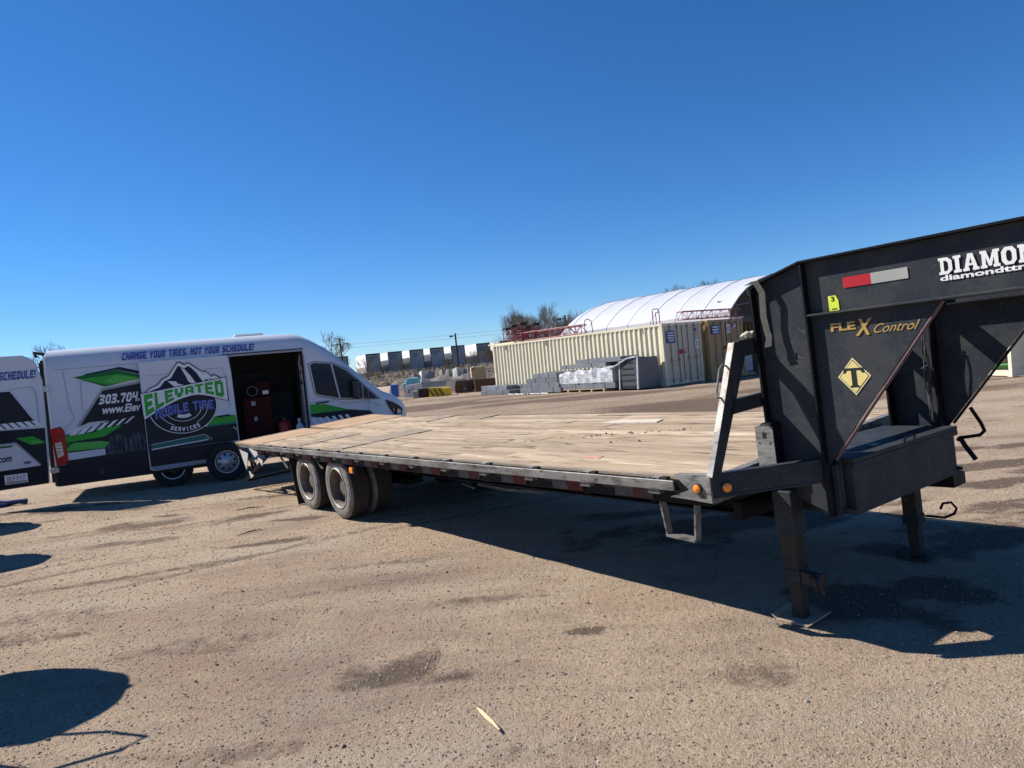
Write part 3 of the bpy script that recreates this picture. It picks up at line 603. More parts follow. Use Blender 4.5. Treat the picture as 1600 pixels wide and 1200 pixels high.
# jacks
def jack(v, far):
    g = fl; u = -.53; wg = gw(u, v, .012); o = None
    m_ = MB(g); m_.box((u-.065,v-.06,-.42 if not far else -.45),(u+.055,v+.06,-.15)); o = m_.build('jack_leg', steel, trailer, bev=.004)
    m_ = MB(g); m_.box((u-.052,v-.05,wg+.30),(u+.045,v+.05,-.40)); m_.build('jack_tube', leg_rust, o, bev=.003)
    m_ = MB(g); m_.box((u-.060,v-.056,wg+.235),(u+.052,v+.056,wg+.305)); m_.build('jack_collar', steel, o, bev=.003)
    m_ = MB(g); m_.box((u-.040,v-.036,wg+.008),(u+.034,v+.036,wg+.245)); m_.build('drop_leg', leg_rust, o, bev=.003)
    m_ = MB(g); a = .10
    m_.hexa([(u-a,v-a,wg-.004),(u+a,v-a,wg-.004),(u+a,v+a,wg-.004),(u-a,v+a,wg-.004),(u-a,v-a,wg+.008),(u+a,v-a,wg+.008),(u+a,v+a,wg+.008),(u-a,v+a,wg+.008)])
    m_.hexa([(u-a-.03,v-a,wg+.022),(u-a,v-a,wg+.0),(u-a,v+a,wg+.0),(u-a-.03,v+a,wg+.022),(u-a-.03,v-a,wg+.03),(u-a,v-a,wg+.01),(u-a,v+a,wg+.01),(u-a-.03,v+a,wg+.03)])
    m_.hexa([(u+a,v-a,wg+.0),(u+a+.03,v-a,wg+.022),(u+a+.03,v+a,wg+.022),(u+a,v+a,wg+.0),(u+a,v-a,wg+.01),(u+a+.03,v-a,wg+.03),(u+a+.03,v+a,wg+.03),(u+a,v+a,wg+.01)])
    m_.build('foot_plate', mat('dusty_foot_plate', (.42,.33,.23), .85, 0, var=.3, vscale=14) if not far else leg_rust, o)
    return o, wg
o, wg = jack(.47, False)
m_ = T(); m_.beam((-.60,.44,wg+.27),(-.70,.42,wg+.27),.05,.07); m_.tube([(-.66,.41,wg+.275),(-.72,.40,wg+.275)], .028, 10); m_.box((-.735,.33,wg+.235),(-.725,.46,wg+.315)); m_.build('pin_housing', leg_rust, o, bev=.003)
m_ = T(); m_.tube([(-.72,.41,wg+.26),(-.73,.37,wg+.33),(-.75,.34,wg+.30),(-.76,.36,wg+.22)], .009, 8); m_.build('pin_handle', steel, o)
m_ = T(); m_.box((-.545,.40,-.085),(-.435,.53,.235)); m_.lathe((-.49,.465,.23),(0,0,1),[(.06,0),(.058,.012),(.03,.02),(.001,.021)],16)
o2 = m_.build('gear_housing', steel_dk, o, bev=.006)
m_ = T(); m_.box((-.545,.394,.0),(-.43,.3995,.235)); m_.build('housing_cover', worn, o2)
m_ = T(); m_.box((-.50,.3925,.165),(-.475,.394,.20)); m_.box((-.525,.3925,.13),(-.518,.394,.143)); m_.box((-.455,.3925,.13),(-.448,.394,.143)); m_.build('cover_decal', black_pr, o2)
m_ = T(); m_.tube([(-.60,.50,.22),(-.60,.50,-.08)], .006, 8); m_.build('control_rod', worn, o)
o, wg = jack(1.98, True)
m_ = T(); m_.tube([(-.62,1.98,wg+.30),(-.74,1.98,wg+.30),(-.80,1.99,wg+.33),(-.82,1.99,wg+.37),(-.79,1.99,wg+.41),(-.74,1.98,wg+.40),(-.72,1.98,wg+.36)], .009, 8); m_.build('pin_handle', steel_dk, o)
m_ = T(fn); m_.tube([(-.93,2.1,.13),(-.985,2.1,.02),(-1.0,2.1,-.03),(-.97,2.1,-.06),(-.85,2.1,-.08),(-.83,2.1,-.10)], .012, 10); m_.tube([(-.845,2.1,-.07),(-.87,2.1,-.13),(-.93,2.1,-.23)], .016, 10); m_.build('crank_handle', steel_dk, trailer, smooth=True)
m_ = T(fn); m_.box((-.62,.62,-.30),(-.42,1.88,-.21)); m_.box((-.30,.35,-.34),(-.24,1.2,-.23)); m_.build('jack_cross_tube', steel_dk, trailer)
for w0_, w1_ in ((.345,.425),(.655,.75)):
    MB(fn).box((-.465,.592,w0_),(-.42,1.908,w1_)).build('headboard_bar', steel_dk, trailer)
MB(fn).box((-.76,.525,.93),(-.68,1.975,1.02)).build('neck_cross_tube', steel_dk, trailer)
for vv_ in (.505,1.965):
    MB(fn).box((-.836,vv_,-.29),(-.8105,vv_+.03,-.0)).build('box_side_rib', steel, trailer)
# cables on the far upright
for k in range(3):
    pts = [(-.77-.014*sin(t*1.1+k*2), 1.88+.015*k, .72-.66*t/8+0*k) for t in range(9)]
    m_ = T(fn); m_.tube(pts, .005+.001*k, 6); m_.build('cable', [cablem, hosem, cablem][k], trailer, smooth=True)
m_ = T(fn); m_.tube([(-.74,1.86,.42),(-.80,1.85,.45),(-.83,1.86,.41)], .004, 5); m_.build('cable_tie', cablem, trailer)
# folding step
m_ = T(); m_.beam((.02,.02,-.15),(-.005,.02,-.36),.05,.012,(0,0,1)); m_.beam((-.245,.02,-.15),(-.215,.02,-.37),.05,.012); m_.beam((-.0,.02,-.362),(-.215,.02,-.372),.06,.014); m_.build('side_step', worn, trailer)
# pad and strap
m_ = T(); pts = []
for k in range(9):
    t = k/8; pts.append((-.435, .40+.20*t, .768+.010*sin(k*2.3)))
m_.tube(pts, [.012,.022,.024,.02,.025,.022,.024,.02,.012], 8)
m_.tube([(p[0]+.02, p[1], p[2]-.004+.006*sin(p[1]*60)) for p in pts], .015, 6)
clothp = m_.build('rag', cloth, None, smooth=True)
clothp.matrix_world = TMW; tag(clothp, 'pale folded rag lying on the headboard bracket of the flatbed', 'rag')
m_ = T(fn); sp = [(-.475,.425,1.055),(-.53,.425,1.072),(-.565,.428,1.0),(-.555,.43,.86),(-.565,.43,.78),(-.575,.43,.74),(-.565,.425,.70)]
for a, b_ in zip(sp[:-1], sp[1:]): m_.hexa([(a[0]+.02,a[1],a[2]),(a[0]-.02,a[1],a[2]),(a[0]-.02,a[1]+.004,a[2]),(a[0]+.02,a[1]+.004,a[2]),(b_[0]+.02,b_[1],b_[2]),(b_[0]-.02,b_[1],b_[2]),(b_[0]-.02,b_[1]+.004,b_[2]),(b_[0]+.02,b_[1]+.004,b_[2])])
m_.hexa([(-.55,.42,.71),(-.60,.42,.75),(-.60,.425,.75),(-.55,.425,.71),(-.545,.42,.685),(-.59,.42,.69),(-.59,.425,.69),(-.545,.425,.685)])
st = m_.build('strap', strapm, None); st.matrix_world = TMW; tag(st, 'worn olive webbing strap hanging over the rear neck post', 'strap')
# wheels
def wheel_parts(parent, c, ax, R, W, rimR, mt, ms, mr, ml, holes=True, grooves=4, name='wheel', n=40, sub=True, deep=.5, lug=None, hole_n=8, vertical=None):
    """c = centre of the outer face plane, ax = unit vector pointing outward"""
    ax = Vector(ax); c = Vector(c)
    prof = [(rimR,-.01),(rimR+.02,.004),(R*.90,.006),(R*.965,-.006),(R,-.03)]
    side = MB().lathe(c, ax, prof, n); w_ = side.build(name, ms, parent, smooth=True)
    tr = [(R,-.03)]
    gw_ = (W-.06)/(grooves*2+1)
    x_ = -.03
    for k in range(grooves):
        x_ -= gw_; tr += [(R,x_),(R-.012,x_-.003)]; x_ -= gw_*.6; tr += [(R-.012,x_+.003),(R,x_)]
    tr += [(R,-W+.03),(R*.96,-W+.005),(rimR,-W+.01)]
    tread = MB().lathe(c, ax, tr, n).build('tread', mt, w_, smooth=True)
    rim = MB().lathe(c, ax, [(rimR+.006,.004),(rimR-.012,.004),(rimR-.018,-.02),(rimR-.03,-.05),(rimR-.03,-W*deep),(rimR*.80,-W*deep-.012),(rimR*.42,-W*deep+.015),(rimR*.40,-W*deep+.05),(rimR*.22,-W*deep+.06),(.001,-W*deep+.06)], n)
    r_ = rim.build('rim', mr, w_, smooth=True)
    MB().lathe(c, ax, [(rimR+.008,.0045),(rimR+.004,.010),(rimR-.010,.008),(rimR-.014,.002)], n).build('rim_lip', ml, w_, smooth=True)
    a = Vector((0,0,1)); x1 = ax.cross(a).normalized(); y1 = ax.cross(x1)
    if holes:
        hb = MB()
        for k in range(hole_n):
            t = 2*pi*k/hole_n+.2; q = c+ax*(-W*deep-.004+.006)+(x1*cos(t)+y1*sin(t))*rimR*.66
            hb.lathe(q, ax, [(rimR*.11,0),(rimR*.11,.004),(.001,.005)], 10)
        hb.build('hand_holes', blk, w_)
    lb = MB()
    for k in range(8):
        t = 2*pi*k/8+.05; q = c+ax*(-W*deep+.02)+(x1*cos(t)+y1*sin(t))*rimR*.42
        lb.lathe(q, ax, [(.014,0),(.014,.02),(.001,.022)], 8)
    lb.build('lug_nuts', lug or ml, w_)
    return w_
for u_ in (5.07, 6.07):
    for v_, ax in ((.0,-1),(.30,-1)):
        wheel_parts(trailer, (-u_, v_, gw(u_, v_, .372)), (0,ax,0), .372, .245, .240, rubber_t, rubber_d, rim_rust, rim_ed, deep=.48 if v_ == 0 else .4, hole_n=5)
    for v_ in (2.5, 2.2):
        wheel_parts(trailer, (-u_, v_, gw(u_, v_, .372)), (0,1,0), .372, .245, .225, rubber_t, rubber_d, rim_rust, rim_ed, deep=.72, n=24)
    m_ = T(); m_.tube([(u_,.3,gw(u_,.3,.372)),(u_,2.2,gw(u_,2.2,.372))], .065, 12); m_.build('axle', steel_dk, trailer)
m_ = T(); m_.box((4.45,.62,-.52),(6.7,.80,-.46)); m_.box((4.45,1.70,-.52),(6.7,1.88,-.46)); m_.build('spring_hanger', steel_dk, trailer)
m_ = T(); m_.hexa([(6.60,.02,-.80),(6.585,.02,-.80),(6.585,.55,-.80),(6.60,.55,-.80),(6.70,.02,-.16),(6.685,.02,-.16),(6.685,.55,-.16),(6.70,.55,-.16)]); m_.build('mud_flap', rubber, trailer)
m_ = T(); m_.beam((6.95,-.0,-.16),(6.74,.0,-.30),.02,.02); m_.beam((6.15,.0,-.15),(6.0,.0,-.24),.02,.02); m_.beam((5.6,.0,-.15),(5.45,.0,-.24),.02,.02); m_.beam((5.1,.0,-.15),(4.9,.0,-.24),.02,.02); m_.build('fender_stay', worn, trailer)
m_ = T(); m_.box((4.58,-.02,-.245),(4.46,.02,-.165)); o = m_.build('clearance_lamp', plastic, trailer); m_ = T(); m_.box((4.57,-.038,-.238),(4.48,-.0205,-.172)); m_.build('lens', amber, o, bev=.006)
m_ = T(); m_.tube([(2.3,.9,-.5),(2.9,.9,-.52),(3.4,.9,-.5)], .02, 8); m_.tube([(3.2,.7,-.48),(3.9,1.0,-.55)], .012, 6); m_.build('brake_line', worn, trailer)

#@@VAN
# ------------------------------------------------------------------ service van
VYAW = 1.15034; VA = Vector((sin(VYAW), cos(VYAW), 0)); VN = Vector((-cos(VYAW), sin(VYAW), 0))
VMW = Matrix((VA, VN, Vector((0,0,1)))).transposed().to_4x4(); VMW.translation = (-6.2, 12.71, 0)
van = empty('service_van', mw=VMW, label='white high-roof service van in green and charcoal wrap, side door open', cat='van')
HW = .93
# stations: a, side inset, shoulder z, top z, bottom z
ST = [(-1.80,.0,2.28,2.635,.27),(-1.66,.0,2.28,2.64,.27),(-.9,.0,2.28,2.65,.27),(.2,.0,2.28,2.655,.27),(1.10,.0,2.28,2.66,.27),(1.75,.0,2.28,2.66,.27),(2.30,.0,2.28,2.64,.27),(2.43,.0,2.25,2.60,.27),
      (2.62,.0,2.16,2.50,.27),(2.85,.0,2.02,2.34,.27),(3.10,.0,1.82,2.13,.27),(3.40,.01,1.57,1.84,.27),(3.70,.04,1.32,1.54,.27),(3.95,.08,1.14,1.33,.28),(4.20,.17,1.05,1.22,.29),(4.38,.32,.96,1.08,.30),(4.50,.52,.86,.92,.31),(4.56,.76,.70,.74,.32)]
def section(st):
    a, ins, zs, zt, zb = st
    r = [(ins+.05,zb),(ins,zb+.10)]+[(ins, zb+.10+(zs-zb-.10)*f) for f in (.14,.48,.76,1.0)]
    d = zt-zs; k = d/.37
    r += [(ins+.05*k,zs+.45*d),(ins+.14*k,zs+.76*d),(ins+.34*k,zs+.93*d),(HW,zt)]
    full = r+[(2*HW-y, z) for y, z in r[:-1][::-1]]
    return full
secs = [section(s) for s in ST]; NP = len(secs[0])
# rows of the side opening: z .62..2.28 = rows 2..5 ; stations 1.10 .. 2.43 (index 4..7)
m_ = MB()
vs = [(ST[i][0], y, z) for i in range(len(ST)) for y, z in secs[i]]; fs = []
for i in range(len(ST)-1):
    for k in range(NP-1):
        if 4 <= i < 7 and 2 <= k < 5: continue
        fs.append((i*NP+k, (i+1)*NP+k, (i+1)*NP+k+1, i*NP+k+1))
m_.add(vs, fs); i = len(ST)-1
m_.add([(ST[i][0], y, z) for y, z in secs[i]], [tuple(range(NP))])
m_.build('body', vwhite, van, smooth=True)
# floor pan, inner liner with matching openings
m_ = MB(); m_.box((-1.78,.06,.30),(4.2,1.80,.55)); m_.build('underbody', plastic, van)
m_ = MB(); A0, A1, Y0, Y1, Z0, Z1 = -1.74, 2.42, .09, 1.77, .56, 2.42
m_.box((A0,Y0,Z0),(A1,Y1,Z0+.02)); m_.box((A0,Y0,Z1),(A1,Y1,Z1+.02)); m_.box((A0,Y1,Z0+.021),(A1,Y1+.02,Z1-.001)); m_.box((A1,Y0,Z0),(A1+.02,Y1,Z1))
m_.box((A0,Y0-.02,Z0+.021),(1.08,Y0,Z1-.001)); m_.box((1.08,Y0-.02,2.29),(A1,Y0,Z1-.001))
m_.build('cargo_liner', liner, van)
m_ = MB(); m_.prism([(.30,.58),(1.0,.58),(.62,1.35),(.55,1.75),(.62,2.05),(.3,2.2)], (2.40,0,0), (0,1,0),(0,0,1),(.01,0,0)); m_.build('bulkhead_board', beige, van)
m_ = MB(); m_.prism([(.10,.58),(.40,.58),(.34,1.4),(.42,1.95),(.36,2.08),(.10,1.95)], (2.385,0,0), (0,1,0),(0,0,1),(.01,0,0)); m_.build('bulkhead_trim', beige, van)
m_ = MB(); m_.box((2.37,.12,1.82),(2.384,.26,1.88)); m_.box((2.37,.12,1.60),(2.384,.28,1.68)); m_.tube([(2.36,.42,1.40),(2.33,.42,1.25),(2.35,.40,1.12)], .02, 8); m_.build('bulkhead_fitting', blk, van)
m_ = MB(); m_.box((1.08,-.004,.58),(1.10,.085,2.28)); m_.box((2.425,.004,.58),(2.445,.085,2.27)); m_.build('door_jamb', vseam, van)
m_ = MB(); m_.box((.98,-.012,2.285),(2.44,.05,2.305)); m_.build('door_track', plastic, van)
m_ = MB(); m_.box((1.10,-.006,2.25),(2.42,.03,2.284)); m_.build('track_trim', vgrey, van)
m_ = MB(); m_.box((1.11,.0,.45),(2.42,.10,.57)); m_.build('door_sill', plastic, van)
# panel seams on the fixed side
def dec(name, pts, m, y=-.004, par=None, t=.002):
    return MB().prism(pts, (0,y-t,0), (1,0,0),(0,0,1),(0,t,0)).build(name, m, par or van)
def seam(pts, y=-.003, w=.008, m=vseam, par=None, name='panel_seam'):
    m_ = MB()
    for (a0,z0),(a1,z1) in zip(pts[:-1], pts[1:]):
        dx, dz = a1-a0, z1-z0; L = math.hypot(dx,dz); px_, pz_ = -dz/L*w/2, dx/L*w/2
        m_.prism([(a0+px_,z0+pz_),(a1+px_,z1+pz_),(a1-px_,z1-pz_),(a0-px_,z0-pz_)], (0,y-.002,0), (1,0,0),(0,0,1),(0,.002,0))
    return m_.build(name, m, par or van)
seam([(-1.56,2.27),(-1.52,1.6),(-1.46,1.40),(-1.62,1.25)])
seam([(-1.70,2.262),(-.43,2.262)])
seam([(2.44,.3),(2.44,2.2)], w=.012); seam([(3.62,1.36),(3.60,.62),(3.5,.5)], w=.010)
seam([(-1.32,2.02),(-1.0,2.06),(-.45,2.08)]); seam([(-1.32,2.02),(-1.33,1.55),(-1.2,1.42)])
# wrap on the fixed rear quarter
dec('wrap_panel', [(-1.63,1.13),(-.95,1.31),(-.30,1.31),(-.30,.60),(-1.68,.62)][::1], vdark, -.004)
dec('wrap_panel', [(-1.40,1.26),(-.99,1.84),(-.30,1.92),(-.30,1.3105),(-1.25,1.3105)], vdark, -.0045)
seam([(-1.43,1.26),(-1.0,1.86),(-.32,1.94)], -.005, .035, vgrey, name='wrap_border')
dec('wrap_green_flash', [(-1.42,2.11),(-.75,2.18),(-.30,2.02),(-.30,2.03),(-.95,1.90)], vgreen2, -.005)
dec('wrap_green_flash', [(-1.30,2.07),(-.72,2.10),(-.35,2.00),(-.92,1.925)], vgreen, -.0072)
dec('wrap_green_flash', [(-.95,2.0),(-.78,2.09),(-.36,1.99),(-.85,1.94)], vlgreen, -.0094)
dec('wrap_dark_edge', [(-1.28,2.12),(-.75,2.185),(-.30,2.035),(-.30,2.09),(-.70,2.225),(-1.22,2.15)], vnavy, -.0052)
for k in range(7):
    a = -1.60+.145*k; s_ = .24-.012*k; q = .15-.013*k
    dec('wrap_stripe', [(a,1.10+.020*k),(a+q*.78,1.11+.021*k),(a+q*.78+.13,1.235+.018*k),(a+.13,1.22+.018*k)], vlet, -.0065)
dec('wrap_green_flash', [(-1.68,1.0),(-1.38,1.02),(-1.05,1.04),(-.76,1.20),(-1.05,1.19),(-1.20,1.13),(-1.68,1.12)], vgreen, -.0072)
dec('wrap_green_flash', [(-1.68,.86),(-1.52,.99),(-1.12,.97),(-.98,.93),(-1.06,.84)], vlgreen, -.0094)
dec('wrap_green_flash', [(-1.68,.995),(-1.50,.98),(-1.66,.85),(-1.70,.84)], vgreen2, -.0072)
dec('wrap_pale_band', [(-1.68,.70),(-1.06,.72),(-1.06,.83),(-1.68,.83)], vwhite, -.0075)
for a0, a1 in ((-1.03,-.70),(-.69,-.34)):
    m_ = MB(); N_ = 10
    m_.prism([(a0+(a1-a0)*(.5-.5*cos(pi*k/N_)) , .72+.33*(sin(pi*k/N_)**.45 if 0<k<N_ else 0)) for k in range(N_+1)], (0,-.010,0),(1,0,0),(0,0,1),(0,.002,0)); tp_ = m_.build('printed_tyre', vtyre, van)
    for k in range(1,5):
        aa = a0+(a1-a0)*k/5; MB().box((aa-.008,-.0122,.74),(aa+.008,-.0102,1.01)).build('printed_groove', vnavy, tp_)
dec('lower_wrap', [(-1.80,.275),(1.09,.275),(1.09,.62),(-.38,.66),(-1.80,.63)], vblack, -.0125)
ts = lambda s, a, z, w_, h_, m, y, par, sh=.22, bold=.03, sp=1.0: text_mesh('wrap_lettering', s, m, par, (a, y, z), (1,0,0), (0,0,1), (0,-1,0), w_, h_, shear=sh, bold=bold, spacing=sp)
block_text('wrap_lettering', '303.704.', vlet, van, (-1.08,-.008,1.60), (1,0,0),(0,0,1),(0,-1,0), .63, .165, shear=.22); ts('www.Elev', -1.06, 1.425, .60, .145, vlet, -.008, van)
# roof-side slogan: follows the lean of the upper panel (shoulder z 2.28 -> inset .05 at 2.45)
block_text('wrap_lettering', 'CHANGE YOUR TIRES, NOT YOUR SCHEDULE!', vblue, van, (-.66, .014, 2.335), (1,0,0), (0,.05,.165), (0,-1,0), 2.20, .80, shear=.03, off=.012)
seam([(-1.5,.80),(-1.5,.80)], -.004) if False else None
m_ = MB(); m_.lathe((-1.15,-.012,.44),(0,-1,0),[(.045,0),(.045,.003),(.001,.004)],16); m_.build('parking_sensor_cap', plastic, van)
# front door wrap
dec('wrap_green_flash', [(2.46,1.02),(2.46,1.20),(2.75,1.18),(3.20,1.02)], vgreen, -.004); dec('wrap_dark_edge', [(2.46,.96),(2.46,1.018),(3.22,1.018),(3.62,.95),(3.75,.80),(3.2,.80)], vdark, -.004)
seam([(2.46,1.24),(2.95,1.24),(3.12,1.15),(3.6,1.15),(3.85,1.02)], -.004, .012, vgrey, name='wrap_line')
for k in range(6): dec('wrap_stripe', [(2.52+.13*k,.80),(2.60+.13*k,.80),(2.52+.13*k,.93),(2.46+.13*k,.93)], vlet, -.007)
dec('lower_wrap', [(2.45,.29),(4.15,.30),(4.1,.62),(3.6,.79),(2.45,.79)], vblack, -.004) if False else None
# windows
for nm, pts in (('door_window', [(2.54,1.97),(2.62,2.00),(2.93,1.955),(3.03,1.27),(2.66,1.37),(2.60,1.42)]), ('quarter_window', [(2.965,1.945),(3.22,1.80),(3.50,1.50),(3.50,1.22),(3.065,1.265)]), ('mirror_sail', [(3.53,1.47),(3.80,1.185),(3.53,1.215)])):
    dec(nm, pts, glass, -.006 if nm != 'mirror_sail' else .004, t=.004)
seam([(2.50,1.99),(2.62,2.025),(2.95,1.975),(3.24,1.825),(3.52,1.50),(3.84,1.17),(3.05,1.24),(2.64,1.345),(2.57,1.42),(2.50,1.99)], -.004, .014, plastic, name='window_rubber')
m_ = MB(); m_.tube([(2.58,-.012,1.205),(2.62,-.035,1.21),(2.78,-.035,1.215),(2.82,-.012,1.215)], .014, 8); m_.build('door_handle', plastic, van)
m_ = MB(); m_.box((3.28,-.26,1.22),(3.40,-.06,1.60)); m_.box((3.32,-.06,1.28),(3.38,.0,1.34)); mr_ = m_.build('wing_mirror', plastic, van, bev=.03)
m_ = MB(); m_.add([(2.98,.20,2.27),(2.98,1.66,2.27),(3.62,1.60,1.66),(3.62,.24,1.66)], [(0,1,2,3)])
wsv = []
m_ = MB()
for i_ in (9,10,11):
    pass
m_.v = []; m_.f = []; m_.mi = []
for st_ in (ST[9],ST[10],ST[11]):
    a, ins, zs, zt, zb = st_; d = zt-zs
    for y, z in ((ins+.16,zs+.80*d),(ins+.34,zs+.94*d),(HW,zt+.002),(2*HW-ins-.34,zs+.94*d),(2*HW-ins-.16,zs+.80*d)): m_.v.append((a+.008, y, z+.008)); 
m_.f = [(i_*5+k, (i_+1)*5+k, (i_+1)*5+k+1, i_*5+k+1) for i_ in range(2) for k in range(4)]; m_.mi = [0]*len(m_.f)
m_.build('windscreen', glass, van, smooth=True)
# headlight, grille, bumper
def side_y(a):
    for s0, s1 in zip(ST[:-1], ST[1:]):
        if s0[0] <= a <= s1[0]: t = (a-s0[0])/(s1[0]-s0[0]); return s0[1]+(s1[1]-s0[1])*t
    return ST[-1][1]
m_ = MB(); hp = [(3.98,1.13),(4.12,1.07),(4.28,.98),(4.36,.90),(4.33,.78),(4.16,.80),(4.05,.95)]
m_.add([(a, side_y(a)-.035, z) for a, z in hp]+[(a, side_y(a)+.05, z) for a, z in hp], [tuple(range(7)), tuple(range(13,6,-1))]+[(k,(k+1)%7,7+(k+1)%7,7+k) for k in range(7)]); hl = m_.build('headlight', glass, van)
m_ = MB(); q = [(4.22,.92),(4.31,.88),(4.30,.80),(4.2,.82)]; m_.add([(a, side_y(a)-.042, z) for a, z in q], [(0,1,2,3)]); m_.build('headlight_lens', clearlens, hl)
m_ = MB(); q = [(4.11,.95),(4.16,.93),(4.16,.86),(4.12,.87)]; m_.add([(a, side_y(a)-.042, z) for a, z in q], [(0,1,2,3)]); m_.build('turn_lens', mat('dull_amber_lens',(.30,.07,.03),.3), hl)
m_ = MB(); m_.box((4.50,.55,.40),(4.60,1.31,.66)); m_.build('grille', plastic, van, bev=.02)
# tail lamp, hinges, bumper corner
m_ = MB(); m_.prism([(-1.845,1.26),(-1.68,1.29),(-1.63,1.20),(-1.62,.68),(-1.70,.64),(-1.80,.63)], (0,-.022,0), (1,0,0),(0,0,1),(0,.10,0)); tl = m_.build('tail_lamp', redlens, van, bev=.012)
m_ = MB(); m_.prism([(-1.79,1.02),(-1.69,1.03),(-1.675,.80),(-1.77,.76)], (0,-.027,0), (1,0,0),(0,0,1),(0,.012,0)); m_.build('reverse_lens', clearlens, tl, bev=.004)
for z_ in (.86,.92,.98):
    MB().box((-1.765,-.0305,z_),(-1.695,-.0275,z_+.012)).build('lens_rib', plastic, tl)
MB().box((-1.80,-.026,1.12),(-1.66,-.0225,1.132)).build('lens_line', vdark, tl)
m_ = MB(); m_.box((-1.835,-.02,.28),(-1.75,.4,.60)); m_.box((-1.86,.02,.28),(-1.80,1.8,.52)); m_.build('rear_bumper', vblack, van, bev=.015)
m_ = MB(); m_.box((-1.83,-.012,.30),(-1.70,.05,.42)); m_.build('bumper_corner', hingem, van, bev=.01)
for z in (1.95,.56):
    m_ = MB(); m_.box((-1.90,-.03,z-.04),(-1.77,.015,z+.045)); m_.tube([(-1.84,-.035,z-.05),(-1.84,-.035,z+.05)],.014,8); m_.build('door_hinge', hingem, van, bev=.006)
m_ = MB(); m_.box((-1.825,.0,1.28),(-1.79,.05,2.50)); m_.box((-1.828,-.006,.62),(-1.792,.03,2.30)); m_.build('rear_pillar_trim', trw, van, bev=.006)
m_ = MB(); m_.box((-1.875,.03,.6),(-1.812,.10,2.44)); m_.box((-1.90,.06,.35),(-1.85,.12,2.40)); m_.tube([(-1.83,.2,2.55),(-1.96,.12,2.58),(-1.93,.10,2.50)],.025,8); m_.build('door_seal', blk, van)
m_ = MB(); m_.box((1.25,.6,2.64),(1.8,1.2,2.695)); m_.build('roof_vent', trw, van, bev=.02)
# open sliding door
sd_ = MB(); sp_ = [(-.40,.36),(-.33,.33),(.56,.35),(.70,.62),(1.12,.68),(1.115,1.2),(1.10,2.0),(1.06,2.275),(-.40,2.275)]
sd_.prism(sp_, (0,-.105,0), (1,0,0),(0,0,1),(0,.045,0)); sdo = sd_.build('sliding_door', vwhite, van, bev=.008)
Y = -.108
dec('door_wrap_dark', [(-.39,.68),(1.10,.70),(1.10,1.03),(.72,1.0),(.5,1.02),(-.05,1.1),(-.39,1.38)], vdark, Y, sdo)
dec('door_wrap_black', [(-.38,.41),(.585,.42),(.68,.63),(.86,.66),(1.10,.695),(-.385,.6795)], vblack, Y, sdo)
dec('door_wrap_green', [(.60,1.02),(1.10,1.04),(1.10,1.17),(.70,1.18)], vgreen, Y-.0022, sdo); dec('door_wrap_teal', [(.60,1.0),(1.10,1.01),(1.10,1.045),(.6,1.03)], vteal, Y-.0044, sdo)
dec('door_wrap_teal', [(-.34,.73),(.60,.79),(.60,.83),(.54,.85),(-.34,.78)], vteal, Y-.0022, sdo)
seam([(-.34,.80),(.54,.875),(.66,.77)], Y-.003, .022, vgrey, sdo, 'door_wrap_line'); seam([(-.34,.715),(.60,.775)], Y-.003, .02, vlet, sdo, 'door_wrap_line')
seam([(1.04,.95),(1.10,.88)], Y-.003, .03, vgrey, sdo, 'door_wrap_line')
dec('door_sill_strip', [(-.33,.345),(.555,.36),(.585,.415),(-.37,.405)], vgrey, Y-.0022, sdo)
seam([(-.30,2.02),(.95,2.06),(1.0,1.9),(1.02,1.3)], Y, .008, vseam, sdo)
m_ = MB(); m_.tube([(.78,Y,1.165),(.81,Y-.02,1.17),(.98,Y-.02,1.175),(1.0,Y,1.17)], .014, 8); m_.build('door_handle', plastic, sdo)
# logo
LX, LZ = .24, 1.42
def ring(r0, r1, m, y, a0=pi, a1=2*pi, sx=1.0, sz=1.0, n_=40, cx=LX, cz=LZ, name='logo_ring'):
    pts = [(cx+cos(a0+(a1-a0)*k/n_)*r1*sx, cz+sin(a0+(a1-a0)*k/n_)*r1*sz) for k in range(n_+1)]
    if r0: pts += [(cx+cos(a0+(a1-a0)*k/n_)*r0*sx, cz+sin(a0+(a1-a0)*k/n_)*r0*sz) for k in range(n_, -1, -1)]
    dec(name, pts, m, y, sdo, t=.001)
Z0 = Y-.005
ring(0, .565, vlet, Z0, -pi*1.12, pi*.12, 1, .86); ring(0, .55, vnavy, Z0-.0015, -pi*1.12, pi*.12, 1, .86); ring(0, .535, vdark, Z0-.003, -pi*1.12, pi*.12, 1, .86)
ring(.40, .41, vlet, Z0-.0045, pi*1.0, pi*1.36, 1, .86); ring(.40, .41, vlet, Z0-.0045, pi*1.66, pi*2.0, 1, .86); ring(.30, .31, vlet, Z0-.0045, pi*1.05, pi*1.95, 1, .86)
ring(.17, .24, vlet, Z0-.0045, pi*1.33, pi*1.67, 1, .86)
mo = [(-.43,1.66),(-.28,1.80),(-.14,1.86),(-.06,1.95),(.05,2.0),(.21,2.22),(.27,2.23),(.33,2.18),(.40,2.21),(.55,2.08),(.62,2.02),(.67,2.03),(.76,1.93),(.80,1.96),(.98,1.84),(.98,1.70)]
dec('logo_mountain', mo, vnavy, Z0-.006, sdo, .001)
mw_ = [(-.41,1.67),(-.27,1.785),(-.13,1.845),(-.045,1.935),(.06,1.985),(.215,2.20),(.26,2.212),(.325,2.155),(.395,2.19),(.55,2.055),(.63,2.0),(.67,2.01),(.76,1.905),(.80,1.935),(.955,1.83),(.93,1.68)]
dec('logo_snow', mw_, vlet, Z0-.0075, sdo, .001)
